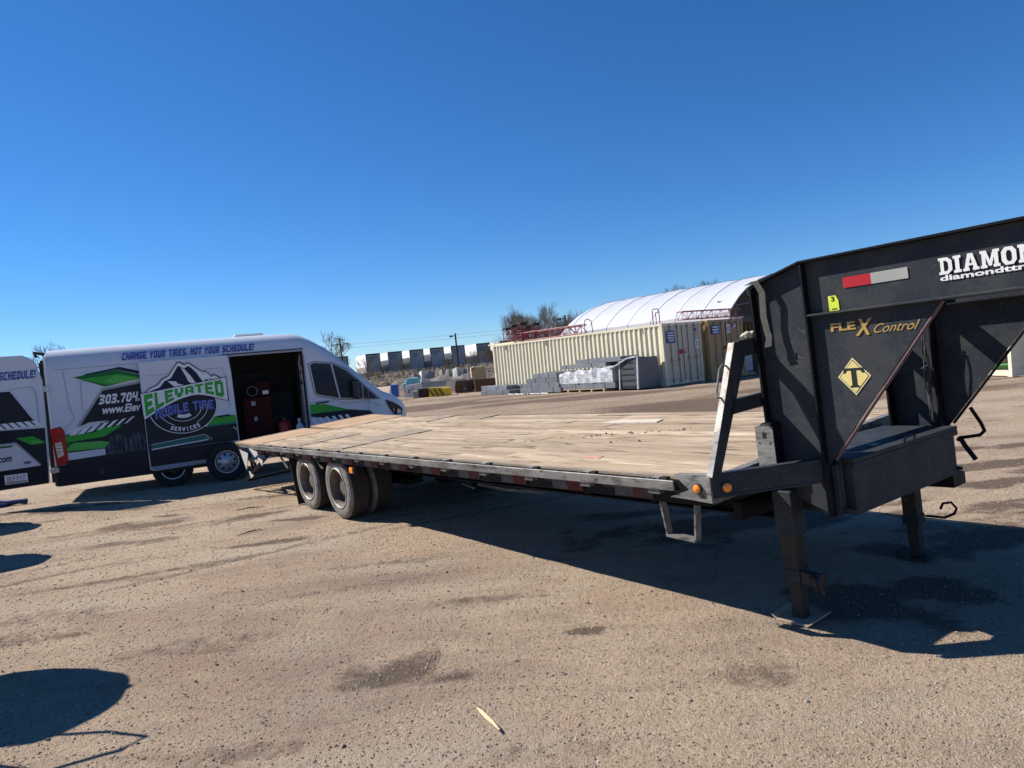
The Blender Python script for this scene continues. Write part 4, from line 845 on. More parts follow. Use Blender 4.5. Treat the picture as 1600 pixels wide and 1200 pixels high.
mi_ = [(-.37,1.66),(-.24,1.755),(-.10,1.80),(-.02,1.90),(.09,1.945),(.225,2.155),(.325,2.10),(.39,2.14),(.55,2.01),(.66,1.95),(.75,1.865),(.90,1.80),(.90,1.66)]
dec('logo_mountain', mi_, vnavy, Z0-.009, sdo, .001)
for q in ([(.27,2.12),(.33,2.08),(.42,1.95),(.50,1.80),(.40,1.83),(.36,1.88),(.34,1.95)], [(.44,2.10),(.52,2.05),(.60,1.98),(.70,1.93),(.74,1.84),(.66,1.88),(.62,1.82),(.57,1.90),(.52,2.0)], [(.03,1.90),(.17,1.88),(.19,1.84),(.30,1.80),(.20,1.77),(.12,1.80)]):
    dec('logo_snow', q, vlet, Z0-.0105, sdo, .001)
def bz(x, top):   # banner edges
    t = (x+.42)/1.42
    return (1.735+.10*t) if top else (1.31+.34*t-.26*t*t*1.0+.02)
def banner(g, m, y, nm):
    n_ = 14; xs = [-.40+1.38*k/n_ for k in range(n_+1)]
    up_ = [(x, 1.70+.155*(x+.4)/1.38+g) for x in xs]; lo = [(x, 1.27+.36*math.sin(min(1,(x+.4)/.95)*pi/2)-.17*max(0,(x-.45)/.53)**1.5-g) for x in xs]
    up_[0] = (up_[0][0]-g, up_[0][1]); up_[-1] = (up_[-1][0]+g, up_[-1][1]); lo[-1] = (lo[-1][0]+g, lo[-1][1])
    dec(nm, up_+lo[::-1], m, y, sdo, .001)
banner(.028, vnavy, Z0-.012, 'logo_banner_edge'); banner(.015, vlet, Z0-.0135, 'logo_banner')
def warp(X, Y_):
    x = -.37+1.31*X; top = 1.69+.155*(x+.4)/1.38; low = 1.29+.36*sin(min(1,(x+.4)/.95)*pi/2)-.17*max(0,(x-.45)/.53)**1.5
    return X, ((low+(top-low)*Y_)-1.29)/.5
block_text('logo_name', 'ELEVATED', vgreen, sdo, (-.37, Z0-.0165, 1.29), (1,0,0), (0,0,1), (0,-1,0), 1.31, .5, warp=warp)
def warp2(X, Y_): return X, Y_*.85+(1.15*X-.75*X*X)
block_text('logo_words', 'MOBILE TIRE', vmblue, sdo, (-.22, Z0-.018, 1.24), (1,0,0), (0,0,1), (0,-1,0), .96, .20, shear=.0, warp=warp2)
for k, ch_ in enumerate('SERVICES'):
    t = -.47+.134*k; r = .475; w_ = .045 if ch_ != 'I' else .016
    px_ = LX+sin(t)*r; pz_ = LZ-cos(t)*r*.86
    block_text('logo_words', ch_, vlet, sdo, (px_-cos(t)*w_/2+.035*sin(t), Z0-.0075, pz_-sin(t)*w_/2-.035*cos(t)), (cos(t),0,sin(t)), (-sin(t),0,cos(t)), (0,-1,0), w_, .075)
# open rear door continuing behind the body
rd = MB(); rp = [(-2.80,.34),(-1.93,.36),(-1.885,.9),(-1.86,2.1),(-1.93,2.40),(-2.02,2.50),(-2.12,2.545),(-2.80,2.555)]
rd.prism(rp, (0,-.045,0), (1,0,0),(0,0,1),(0,.05,0)); rdo = rd.build('rear_door', vwhite, van, bev=.012); Y = -.049
m_ = MB(); m_.box((-2.75,.006,.45),(-1.98,.04,2.45)); m_.build('door_inner_panel', liner, rdo, bev=.01)
dec('door_wrap_dark', [(-2.80,1.34),(-1.98,1.36),(-2.08,1.50),(-2.33,1.96),(-2.80,1.97)], vdark, Y, rdo)
dec('door_wrap_dark', [(-2.80,.60),(-1.92,.66),(-1.90,1.30),(-2.80,1.3385)], vdark, Y, rdo)
for k in range(8): dec('door_wrap_stripe', [(-2.74+.105*k,1.34),(-2.66+.105*k,1.34),(-2.745+.105*k,1.44),(-2.82+.105*k,1.44)], vlet, Y-.0022, rdo)
dec('door_wrap_green', [(-2.32,1.18),(-2.08,1.18),(-1.90,1.05),(-2.12,1.04)], vgreen, Y-.0022, rdo); dec('door_wrap_green', [(-2.12,1.11),(-1.99,1.105),(-1.93,1.055),(-2.10,1.045)], vlgreen, Y-.0044, rdo)
dec('door_wrap_pale', [(-2.80,.66),(-2.02,.68),(-2.33,1.09),(-2.80,1.08)], vwhite, Y-.0022, rdo)
seam([(-2.80,1.095),(-2.33,1.10),(-2.02,.69)], Y-.003, .025, vgrey, rdo, 'door_wrap_line'); dec('door_wrap_green', [(-2.80,1.03),(-2.39,1.04),(-2.36,1.07),(-2.80,1.07)], vgreen2, Y-.005, rdo)
ts('.com', -2.62, .80, .20, .085, vnavy, Y-.006, rdo)
m_ = MB(); m_.lathe((-2.20,Y-.003,.755),(0,-1,0),[(.001,.004),(.05,.003),(.052,0)],20)
for i_, v_ in enumerate(m_.v): m_.v[i_] = (-2.20+(v_[0]+2.20)*1.15, v_[1], .755+(v_[2]-.755)*.5)
ov = m_.build('maker_badge', vseam, rdo); m_ = MB(); m_.lathe((-2.20,Y-.0075,.755),(0,-1,0),[(.001,.001),(.044,.001)],20)
for i_, v_ in enumerate(m_.v): m_.v[i_] = (-2.20+(v_[0]+2.20)*1.12, v_[1], .755+(v_[2]-.755)*.46)
m_.build('badge_field', vnavy, rdo); text_mesh('badge_lettering', 'Ford', vlet, rdo, (-2.235, Y-.0095, .745), (1,0,0),(0,0,1),(0,-1,0), .065, .022, shear=.3)
dec('lower_door_black', [(-2.80,.345),(-1.935,.365),(-1.92,.66),(-2.80,.64)], vblack, Y-.0026, rdo)
dec('licence_plate', [(-2.54,.43),(-2.22,.43),(-2.22,.585),(-2.54,.585)], vlet, Y-.006, rdo, .004); dec('plate_band', [(-2.53,.437),(-2.23,.437),(-2.23,.47),(-2.53,.47)], vgrey, Y-.0105, rdo)
text_mesh('plate_lettering', 'BLF·P17', vseam, rdo, (-2.505, Y-.013, .475), (1,0,0),(0,0,1),(0,-1,0), .25, .08, bold=.01)
block_text('wrap_lettering', 'YOUR SCHEDULE!', vblue, rdo, (-2.74, Y-.003, 2.15), (1,0,0), (0,0,1), (0,-1,0), .79, .14, shear=.15)
seam([(-2.34,1.99),(-2.02,2.01),(-1.97,1.9),(-1.97,1.4)], Y, .008, vseam, rdo)
m_ = MB(); m_.prism([(-1.80,.36),(-.95,.36),(-.95,2.52),(-1.80,2.52)], (0,1.875,0),(1,0,0),(0,0,1),(0,.05,0)); m_.build('rear_door', vwhite, van)
# van wheels
def van_wheel(c, ax, m1=darkrim, m2=silver): return wheel_parts(van, c, ax, .345, .22, .20, rubber, rubber, m1, m2, deep=.6)
van_wheel((-.04,.0,.335),(0,-1,0)); van_wheel((3.45,.03,.345),(0,-1,0), silver, silver); van_wheel((0,1.86,.345),(0,1,0)); van_wheel((3.45,1.83,.345),(0,1,0))
# loose wheel leaning beside the van
lw = empty('loose_wheel', mw=VMW @ Matrix.Translation((.86,-.34,0)), label='loose van wheel with silver rim standing under the open sliding door', cat='wheel')
wheel_parts(lw, (0,0,.345), (0,-1,0), .345, .22, .20, rubber, rubber, silver, silver, deep=.12, lug=signw, name='tyre')
# things in the van
def vthing(name, label, cat, a, y, z): return empty(name, mw=VMW @ Matrix.Translation((a,y,z)), label=label, cat=cat)
t = vthing('tyre_machine', 'dark red machine cabinet standing inside the open van', 'machine', 1.62, .62, .585)
m_ = MB(); m_.box((-.34,-.22,0),(.18,.30,.86)); m_.build('cabinet', redm, t, bev=.015)
m_ = MB(); m_.box((-.08,-.10,.861),(.20,.24,1.16)); m_.build('upper_cabinet', redm, t, bev=.02)
m_ = MB(); m_.lathe((-.16,-.26,.98),(0,-1,0),[(.10,0),(.10,.03),(.085,.035),(.08,.0)],24); m_.build('dial_ring', rim_rust, t)
m_ = MB(); m_.box((-.20,-.228,.70),(-.12,-.222,.78)); m_.box((-.17,-.228,.40),(-.11,-.222,.48)); m_.build('label_plate', vgrey, t)
m_ = MB(); m_.box((-.26,-.226,.02),(-.25,-.221,.84)); m_.build('panel_gap', blk, t); m_ = MB(); m_.box((.04,-.115,.90),(.15,-.104,.97)); m_.build('white_tag', signw, t)
t = vthing('fuel_can', 'red plastic can on the van floor between machine and bottle', 'can', 2.0, .45, .585)
m_ = MB(); m_.lathe((0,0,0),(0,0,1),[(.001,0),(.12,0),(.125,.03),(.125,.28),(.10,.33),(.03,.345),(.03,.38),(.001,.38)],20); m_.build('can_body', redcan, t, smooth=True)
m_ = MB(); m_.tube([(-.07,0,.33),(-.05,0,.40),(.05,0,.40),(.07,0,.33)],.012,6); m_.build('can_handle', plastic, t)
t = vthing('white_bottle', 'white plastic bottle on the van floor by the bulkhead', 'bottle', 2.27, .30, .585)
m_ = MB(); m_.lathe((0,0,0),(0,0,1),[(.001,0),(.07,0),(.075,.03),(.075,.20),(.06,.24),(.025,.27),(.025,.32),(.001,.32)],18); m_.build('bottle_body', bottle, t, smooth=True)
m_ = MB(); m_.lathe((0,0,.32),(0,0,1),[(.032,0),(.032,.04),(.001,.041)],12); m_.build('cap', vlet, t)
t = vthing('storage_shelf', 'black shelf unit with boxes along the far wall inside the van', 'shelf', 1.3, 1.4, .585)
m_ = MB(); m_.box((-1.0,-.15,0),(1.0,.35,.9)); m_.build('shelf_cabinet', liner, t); m_ = MB(); m_.box((-.2,-.1,.901),(.5,.3,1.35)); m_.build('case', blk, t)
# hose on the floor of van
m_ = MB(); m_.tube([(2.05,.35,.62),(2.1,.3,.75),(2.0,.28,1.0),(1.85,.3,1.02),(1.8,.32,.9)],.012,6); hz = m_.build('air_hose', hosem, None); hz.matrix_world = VMW; tag(hz, 'black air hose looping above the red can inside the van', 'hose')
# blue cloth on ground at left
m_ = MB(); pts = [(-9.5,12.05,.05),(-9.15,12.12,.06),(-8.9,12.16,.05),(-8.72,12.2,.06),(-8.6,12.22,.05)]
m_.tube(pts, [.10,.09,.05,.04,.05], 8); m_.tube([(-9.5,11.95,.03),(-9.0,12.0,.03),(-8.85,12.1,.03)], [.07,.06,.03], 6)
tag(m_.build('work_cloth', bluecl, smooth=True), 'navy blue cloth crumpled on the dirt below the rear door', 'cloth')

#@@YARD
# ------------------------------------------------------------------ containers
CY = rad(-36.18); CU = Vector((sin(CY), cos(CY), 0)); CV = Vector((cos(CY), -sin(CY), 0))
CMW = Matrix((CV, CU, Vector((0,0,1)))).transposed().to_4x4(); CMW.translation = (6.3135, 28.874, 0)
def cthing(name, x, y, z, label, cat, group=None, rz=0): return empty(name, mw=CMW @ Matrix.Translation((x,y,z)) @ Matrix.Rotation(rz, 4, 'Z'), label=label, cat=cat, group=group)
def corr(mb, p0, d, L, z0, z1, nrm, pitch=.278, dep=.06):
    p0 = Vector(p0); d = Vector(d); nrm = Vector(nrm); n_ = int(L/pitch); pt = L/n_; xs = []
    for k in range(n_):
        for f, o in ((0,0),(.26,0),(.5,-dep),(.76,-dep)): xs.append(((k+f)*pt, o))
    xs.append((L, 0))
    vs = []
    for s_, o in xs:
        q = p0+d*s_+nrm*o; vs += [(q.x,q.y,z0),(q.x,q.y,z1)]
    mb.add(vs, [(2*i, 2*i+2, 2*i+3, 2*i+1) for i in range(len(xs)-1)])
def container(t, L, m_side, m_door, num, H=2.59, W=2.44, doors=True):
    m_ = MB()
    for x in (0, W-.12):
        for y in (0, L-.12): m_.box((x,y,.02),(x+.12,y+.12,H))
    for x in (.012, W-.072):
        m_.box((x,.121,H-.09),(x+.06,L-.121,H-.005)); m_.box((x,.121,.03),(x+.06,L-.121,.19))
    m_.box((.121,.012,H-.12),(W-.121,.09,H-.004)); m_.box((.121,.012,.03),(W-.121,.09,.17)); m_.box((.121,L-.09,H-.12),(W-.121,L-.012,H-.004))
    m_.build('frame', m_side, t)
    m_ = MB(); corr(m_, (.018,.12,0), (0,1,0), L-.24, .19, H-.09, (-1,0,0)); m_.build('side_panel', m_side, t, recalc=False)
    m_ = MB(); corr(m_, (W-.018,.12,0), (0,1,0), L-.24, .19, H-.09, (1,0,0)); m_.build('side_panel', m_side, t, recalc=False)
    m_ = MB(); corr(m_, (.12,L-.03,0), (1,0,0), W-.24, .17, H-.1, (0,1,0)); m_.build('end_panel', m_side, t, recalc=False)
    m_ = MB(); m_.box((.06,.06,H-.03),(W-.06,L-.06,H-.012)); m_.build('roof', m_side, t)
    for x in (-.004, W-.174):
        for y in (-.006, L-.17):
            for z in (0, H-.118): MB().box((x,y,z),(x+.178,y+.176,z+.12)).build('corner_casting', m_side, t, bev=.01)
    for y in (L*.09, L*.37, L*.62, L*.9):
        MB().box((-.008,y-.03,H-.33),(.016,y+.05,H-.12)).build('vent', rodm, t)
    if not doors: return
    for k, x0 in enumerate((.125, W/2+.008)):
        x1 = x0+W/2-.133
        m_ = MB(); ys = .03
        m_.box((x0,ys,.175),(x1,ys+.045,H-.125)); d_ = m_.build('door', m_door, t)
        m_ = MB()
        for z in (.22,.82,1.42,2.02): m_.box((x0+.03,ys-.008,z+.03),(x1-.03,ys-.001,z+.40))
        m_.build('door_panel', m_door, d_, bev=.004)
        for f in (.30,.72):
            xx = x0+(x1-x0)*f
            m_ = MB(); m_.tube([(xx,ys-.04,.08),(xx,ys-.04,H-.05)], .017, 8); m_.build('lock_bar', rodm, d_, smooth=True)
            m_ = MB(); m_.beam((xx-.12,ys-.055,1.02+.04*k),(xx+.14,ys-.055,1.02+.04*k),.02,.03); m_.build('door_handle', rodm, d_)
            for z0_, z1_ in ((1.07,1.14),(.14,.2),(H-.2,H-.13)): MB().box((xx-.04,ys-.06,z0_),(xx+.04,ys-.01,z1_)).build('rod_keeper', rodm, d_)
    m_ = MB(); m_.box((W/2-.008,.01,.175),(W/2+.006,.029,H-.125)); m_.build('door_seal', blk, t)
def plate(t, x, z, w_, h_, m, name='sign', y=-.03, nm=None):
    m_ = MB(); m_.box((x,y,z),(x+w_,y+.012,z+h_)); return m_.build(name, m, t)
c11 = cthing('shipping_container', 0, 0, 0, 'long cream shipping container with the number 11 on its doors', 'container')
container(c11, 12.19, cream, creamd, '11')
s_ = plate(c11, .22, 1.76, .50, .50, bluesign, y=-.034)
for k, (a, b_) in enumerate(((.06,.44),(.04,.46),(.05,.45),(.09,.42))): plate(s_, .22+a, 2.19-.105*k-.03, b_-a, .045, signw, 'sign_line', y=-.040)
s_ = plate(c11, 1.97, 1.46, .26, .36, signw, y=-.034); text_mesh('number', '11', black_pr, s_, (2.02,-.040,1.53), (1,0,0),(0,0,1),(0,-1,0), .15, .22, bold=.02)
def flag(t, x, z, w_=.27, h_=.19):
    s_ = plate(t, x, z, w_, h_, signw, 'flag_decal', y=-.034)
    for k in range(4): plate(s_, x, z+h_*(2*k)/7, w_, h_/7, flagr, 'flag_stripe', y=-.038)
    plate(s_, x, z+h_*.46, w_*.42, h_*.54, flagb, 'flag_canton', y=-.041)
flag(c11, 1.98, 2.10)
m_ = MB(); m_.box((.98,-.10,1.28),(1.16,-.03,1.46)); m_.box((.86,-.07,1.30),(1.30,-.045,1.36)); m_.build('lock_cover', redlock, c11, bev=.01)
c12 = cthing('shipping_container', 2.62, -.25, 0, 'tan shipping container numbered 12 standing right beside the cream one', 'container')
container(c12, 12.19, tan, tan, '12')
s_ = plate(c12, .20, 1.96, .52, .40, bluesign, y=-.034)
for k, (a, b_) in enumerate(((.08,.44),(.04,.46),(.09,.42))): plate(s_, .20+a, 2.28-.115*k-.03, b_-a, .05, signw, 'sign_line', y=-.040)
s_ = plate(c12, 1.22, 1.98, .26, .36, signw, y=-.034); text_mesh('number', '12', black_pr, s_, (1.26,-.040,2.05), (1,0,0),(0,0,1),(0,-1,0), .17, .22, bold=.02)
flag(c12, 1.62, 2.18)
m_ = MB(); m_.box((.98,-.10,1.28),(1.14,-.03,1.42)); m_.build('lock_cover', redlock, c12, bev=.01)
c13 = cthing('shipping_container', 16.5, 8.2, 0, 'tan shipping container standing crosswise at the back under the canopy', 'container', rz=pi/2)
container(c13, 12.19, tan, tan, '', doors=False)
c14 = cthing('shipping_container', 12.7, -.5, 0, 'tan shipping container carrying the far side of the white canopy', 'container')
container(c14, 12.19, tan, tan, '', doors=False)
# cream container at the right edge
mwr = Matrix.Translation((12.9,20.8,0)) @ Matrix.Rotation(-pi/2+.05, 4, 'Z')
c15 = empty('shipping_container', mw=mwr, label='cream shipping container at the right edge behind the grey and green pipes', cat='container')
for o_ in []: pass
container(c15, 12.19, cream, creamd, '', doors=False)
mwi = mwr.to_3x3()
# pipes on stands in front of it
def pipe(name, label, m, p0, p1, r, zst):
    t = empty(name, loc=(p0[0],p0[1],0), label=label, cat='pipe'); p0 = Vector(p0); p1 = Vector(p1); o = Vector((p0.x,p0.y,0))
    MB().tube([p0-o, p1-o], r, 12).build('pipe_run', m, t, smooth=True)
    for f in (.12,.5,.88):
        q = p0.lerp(p1, f)-o; MB().box((q.x-.06,q.y-.06,0),(q.x+.06,q.y+.06,q.z-r*.8)).build('stand', steel_dk, t)
pipe('grey_pipe', 'grey steel pipe lying on posts in front of the right cream container', greyp, (13.3,19.9,.98), (19.5,19.4,.98), .10, 1)
pipe('green_pipe', 'light green painted pipe resting low in front of the right cream container', greenp, (13.2,19.5,.22), (19.5,19.0,.22), .07, 1)

# ------------------------------------------------------------------ canopy
tent = cthing('fabric_canopy', 0, 0, 0, 'white arched fabric canopy roof spanning between rows of containers', 'canopy')
prof = [(0,0),(.0,.35),(.30,.62),(.80,1.02),(1.40,1.38),(2.4,1.78),(3.4,2.02),(4.4,2.14)]
prof = prof+[(5.2,2.17)]+[(10.4-x, z) for x, z in prof[::-1]]
TX, TZ = 5.0, 2.60
m_ = MB(); y0, y1 = .35, 13.2; ns = 36; vs = []
ribs = [y0+(y1-y0)*k/8 for k in range(9)]
for k in range(ns+1):
    y = y0+(y1-y0)*k/ns; ph = (y-y0)/(y1-y0)*8 % 1; sag = -.05*sin(pi*ph)
    e = 1.0 if k < ns-4 else 1-((k-(ns-4))/4)**2*.28
    for x, z in prof: vs.append((TX+5.2+(x-5.2)*(e*.6+.4)*(1+.004*sag), y, TZ+z*e+sag*(.3+.7*z/2.2)))
npf = len(prof)
m_.add(vs, [(k*npf+i, (k+1)*npf+i, (k+1)*npf+i+1, k*npf+i+1) for k in range(ns) for i in range(npf-1)])
m_.build('fabric', tentm, tent, smooth=True, recalc=False)
for k, y in enumerate(ribs[:-1]):
    m_ = MB(); m_.tube([(TX+x*1.0, y, TZ+z-.008) for x, z in prof], .03, 6); m_.build('rib', tentrib, tent, smooth=True)
m_ = MB(); m_.tube([(TX+.3,.5,TZ+.6),(TX+5,.5,TZ+.95),(TX+10.1,.5,TZ+.6)], .03, 6); m_.tube([(TX+.1,.6,TZ),(TX+.9,.6,TZ+.75),(TX+.6,1.4,TZ+.9)], .03, 6); m_.tube([(TX+1.9,.5,TZ+.75),(TX+1.6,.5,TZ+1.4)], .025,6); m_.build('brace', ribsteel, tent)
m_ = MB(); m_.box((5.02,-.25,2.595),(5.2,11.8,2.66)); m_.build('base_rail', ribsteel, tent)

# ------------------------------------------------------------------ steel lattice on the container roofs
def lattice(name, label, p0, p1, w_, m, nseg, group='red lattice sections stored on the container roofs', heads=False):
    t = cthing(name, p0[0], p0[1], p0[2], label, 'lattice boom', group)
    a = Vector((0,0,0)); b_ = Vector(p1)-Vector(p0); d = b_.normalized()
    s1 = d.cross(Vector((0,0,1))) if abs(d.z) < .9 else Vector((1,0,0)); s1.normalize(); s2 = s1.cross(d)
    cs = [s1*w_/2*i+s2*w_/2*j for i, j in ((-1,-1),(1,-1),(1,1),(-1,1))]; off = Vector((0,0,w_/2)) if abs(d.z) < .9 else Vector((0,0,0))
    m_ = MB()
    for c_ in cs: m_.tube([a+c_+off, b_+c_+off], .022, 5)
    m_.build('chords', m, t)
    m_ = MB()
    for k in range(nseg):
        q0, q1 = a.lerp(b_, k/nseg)+off, a.lerp(b_, (k+1)/nseg)+off
        for i in range(4):
            j = (i+1) % 4; m_.tube([q0+cs[i], q1+cs[j]] if k % 2 else [q0+cs[j], q1+cs[i]], .013, 4, cap=False)
            m_.tube([q0+cs[i], q0+cs[j]], .013, 4, cap=False)
    m_.build('lacing', m, t)
    if heads: MB().box((b_.x-.2,b_.y-.2,b_.z),(b_.x+.2,b_.y+.2,b_.z+.14)).build('head', blk, t, bev=.03)
    return t
H0 = 2.66
lattice('lattice_boom', 'long red lattice boom lying along the cream container roof', (1.1,11.0,H0), (1.1,5.9,H0), .42, latred, 12)
lattice('lattice_boom', 'second red lattice boom lying behind the first on the container roof', (1.75,10.6,H0), (1.75,6.6,H0), .40, latred, 10)
for k, (x, y, h_) in enumerate(((1.0,12.3,.70),(1.5,11.95,.62),(.9,11.6,.78),(1.6,11.3,.64),(1.0,10.95,.86),(1.7,10.7,.78))):
    lattice('lattice_mast', ['short red lattice mast standing at the left end of the roof','short red mast second from the roof end, set back','short red mast with black head standing third on the roof','short red mast set back behind the third','tall red mast standing where the long boom begins','tall red mast set back at the start of the long boom'][k], (x,y-.25,H0), (x,y-.25,H0+h_), .34, latred, 3, heads=True)
lattice('lattice_boom', 'pale red lattice boom across the doors end of both container roofs', (1.6,.35,H0+.05), (5.4,.25,H0+.05), .34, latpink, 12)
t = cthing('access_ladder_loop', .9, 1.25, H0-.07, 'small red guard loop standing on the cream container roof', 'guard rail')
MB().tube([(0,0,0),(0,0,.62),(.05,0,.70),(.35,0,.70),(.42,0,.6),(.42,0,0)], .022, 6).build('loop', latred, t); MB().tube([(.2,0,0),(.2,0,.55),(.42,0,.55)], .02, 6).build('inner_bar', latred, t)
t = cthing('guard_hoop', 1.0, 5.7, H0-.07, 'red hoop at the near end of the long roof boom', 'guard rail')
MB().tube([(0,0,0),(0,0,.55),(.05,0,.68),(.25,0,.72),(.45,0,.62),(.5,0,0)], .022, 6).build('loop', latred, t)
t = cthing('timber_pack', .3, 10.6, 2.59, 'pale timber pack under the red masts on the container roof', 'timber')
for k in range(4): MB().box((.0+.35*k,.0,.0),(.3+.35*k,2.4,.07)).build('timber', cream, t)

# ------------------------------------------------------------------ grey bundles beside the container
def bun(x0, x1, y0, y1, z0, z1, label, straps=3, m=None, grp='grey panel bundles stacked beside the cream container'):
    t = cthing('panel_bundle', (x0+x1)/2, y0, z0, label, 'bundle', grp); w_ = (x1-x0)/2
    MB().box((-w_,0,0),(w_,y1-y0,z1-z0-.003)).build('bundle_body', m or bundle, t, bev=.005)
    straps = max(1, straps-1)
    for k in range(straps):
        y = (y1-y0)*(k+.35+.4*rnd.random())/straps
        MB().box((-w_-.006,y-.016,-.0),(w_+.006,y+.016,z1-z0+.006)).build('band', blk, t)
    return t
h = .22; G = []
bun(-1.75,-.75, 8.6,11.1, 0,h, 'front grey bundle on the ground at the far left end of the stacks')
bun(-.70,-.15, 8.3,12.6, h*.6,h*1.9, 'grey bundle against the container foot at the far left', 4)
bun(-1.45,-.75, 9.2,11.0, h+.004,2*h, 'upper grey bundle on the far left ground stack', 2)
steps = [(4.9,7.95,0),(5.05,7.75,1),(5.2,7.5,2),(5.3,7.1,3)]
lab = ['lowest bundle of the stepped grey stack','second bundle up in the stepped grey stack','third bundle up in the stepped grey stack','topmost bundle of the stepped grey stack']
for (a, b_, k) in steps: bun(-1.55+.05*k,-.45, a, b_, k*(h+.004)+.04, k*(h+.004)+.04+h, lab[k], 3)
bun(-.42,-.1, 4.7,7.2, .5,.95, 'grey bundle behind the stepped stack against the container side', 3)
pal = cthing('pallet', -.9, 2.1, 0, 'wooden pallet under the plastic wrapped bundles', 'pallet')
for k in range(5): MB().box((-.6+.26*k,0,.10),(-.48+.26*k+.1,3.2,.125)).build('deck_board', palw, pal)
for k in range(5): MB().box((-.6,.0+.77*k,0),(.65,.10+.77*k,.098)).build('bearer', palw, pal)
bun(-1.45,-.35, 1.5,5.0, .13,.38, 'grey bundle lying directly on the wooden pallet', 3)
wr = cthing('wrapped_pack', -.9, 1.6, .385, 'pack wrapped in crinkled white plastic on the pallet', 'wrapped pack')
m_ = MB(); nx_, ny_ = 2, 16
vs = []; 
for k in range(15):
    y = 3.4*k/14; zz = .50+.16*(1-k/14)+.03*sin(k*1.7); bw_ = .56+.03*sin(k*2.9)
    vs += [(-bw_-.02*sin(k*5.1),y,0),(-bw_-.03*sin(k*3.3),y,zz*.35),(-bw_+.04*sin(k*2.1),y,zz*.7),(-bw_+.03,y,zz),(bw_-.03,y,zz-.02),(bw_,y,0)]
m_.add(vs, [(k*6+i,(k+1)*6+i,(k+1)*6+(i+1)%6,k*6+(i+1)%6) for k in range(14) for i in range(6)]+[tuple(range(6)), tuple(14*6+i for i in range(6))[::-1]])
m_.build('plastic_cover', wrapm, wr)
bun(-1.40,-.4, 2.0,4.9, 1.04,1.22, 'grey bundle on top of the white wrapped pack', 3)
bun(-1.30,-.3, 1.2,3.9, 1.225,1.42, 'topmost long grey bundle over the wrapped pack', 2)
tr_ = cthing('wrapped_end_stack', -.85, .25, 0, 'dark stack with torn plastic film at the container corner', 'wrapped stack')
MB().box((-.55,0,.08),(.70,1.0,1.30)).build('stack_body', mat('dark_stack', (.06,.065,.075), .6, 0, var=.3), tr_, bev=.02)
for k in range(5): MB().box((-.57,.12+.02*k,.15+.24*k),(-.552,.9,.20+.24*k)).build('edge_board', blk, tr_)
MB().hexa([(-.60,-.02,.05),(.72,-.02,.05),(.72,.0,.05),(-.60,.0,.05),(-.50,-.06,1.36),(.66,-.06,1.25),(.66,-.03,1.25),(-.50,-.03,1.36)]).build('plastic_film', mat('grey_film', (.13,.14,.16), .3, 0, var=.3, bump=.8, bscale=8), tr_)
m_ = MB(); m_.beam((-.60,-.03,.05),(-.52,-.05,1.38),.06,.05); m_.beam((-.60,.98,.05),(-.52,.96,1.30),.05,.05); m_.tube([(-.55,.0,1.36),(-.6,.5,1.30),(-.62,1.1,1.05),(-.6,1.5,.95)], .04, 5); m_.build('film_edge', wrapm, tr_)
t = cthing('white_sheet', -1.9, 5.4, 0, 'torn white plastic sheet lying on the dirt before the stacks', 'plastic sheet')
m_ = MB()
for k in range(9): m_.tube([(.1*sin(k),.35*k,.02),(.12+.1*sin(k*2),.35*k+.4,.03)], .025, 5)
m_.build('sheet', signw, t)
# bag and sacks under the bracket opening, right of the tan container
t = cthing('plastic_covered_pallet', 5.45, .0, 0, 'pallet load under wrinkled grey plastic right of container 12', 'covered load')
m_ = MB(); m_.box((-.45,0,.1),(.55,1.1,1.12)); m_.build('cover', mat('grey_plastic_cover', (.32,.35,.40), .35, 0, col2=(.20,.22,.26), vscale=5, bump=1., bscale=5), t, bev=.08)
MB().box((-.5,-.05,0),(.6,1.15,.098)).build('pallet_base', palw, t)
t = cthing('dark_tarp_heap', 6.6, .9, 0, 'dark tarpaulin heap beside the grey covered load', 'tarp'); m_ = MB(); m_.lathe((0,0,0),(0,0,1),[(.7,0),(.6,.5),(.35,.95),(.001,1.15)],10); m_.build('tarp', blk, t, smooth=True)
t = cthing('yellow_box', 8.0, 2.6, 0, 'small dull yellow box in the shade of the canopy', 'box'); MB().box((-.4,-.3,0),(.4,.3,.75)).build('box_body', mat('dull_yellow',(.42,.34,.12),.6), t, bev=.02)

# ------------------------------------------------------------------ scattered yard things left of the container
def gthing(name, x, y, label, cat, rz=0, group=None, z=0): return empty(name, (x,y,z), rz, label, cat, group)
t = gthing('blue_bin', -7.75, 46.6, 'blue plastic bin left of the white concrete block', 'bin')
MB().box((-.22,-.3,0),(.22,.3,.75)).build('bin_body', bluep, t, bev=.03); MB().box((-.25,-.33,.751),(.25,.33,.80)).build('lid', bluep, t, bev=.01)
t = gthing('concrete_block', -6.1, 44.3, 'whitewashed concrete block with small dark holes', 'concrete block', .05)
MB().hexa([(-.62,-.4,0),(.70,-.4,0),(.70,.4,0),(-.62,.4,0),(-.58,-.36,.72),(.40,-.36,.80),(.40,.36,.80),(-.58,.36,.72)]).build('block_body', concw, t)
for x, z in ((-.35,.3),(-.1,.5),(-.33,.42)): MB().lathe((x,-.41,z),(0,-1,0),[(.05,0),(.05,.02),(.001,.021)],8).build('hole', blk, t)
t = gthing('black_box', -5.25, 41.6, 'black metal box standing before the yellow machine', 'box', .1)
MB().box((-.62,-.25,0),(-.3,.3,.42)).build('side_box', conc, t, bev=.02); MB().box((-.28,-.25,0),(.42,.35,.48)).build('box_body', blk, t, bev=.02); MB().box((-.3,-.27,.481),(.44,.37,.52)).build('lid', blk, t, bev=.01)
t = gthing('yellow_machine', -4.25, 41.2, 'bright yellow machine with black stripes on its guard', 'machine', .12)
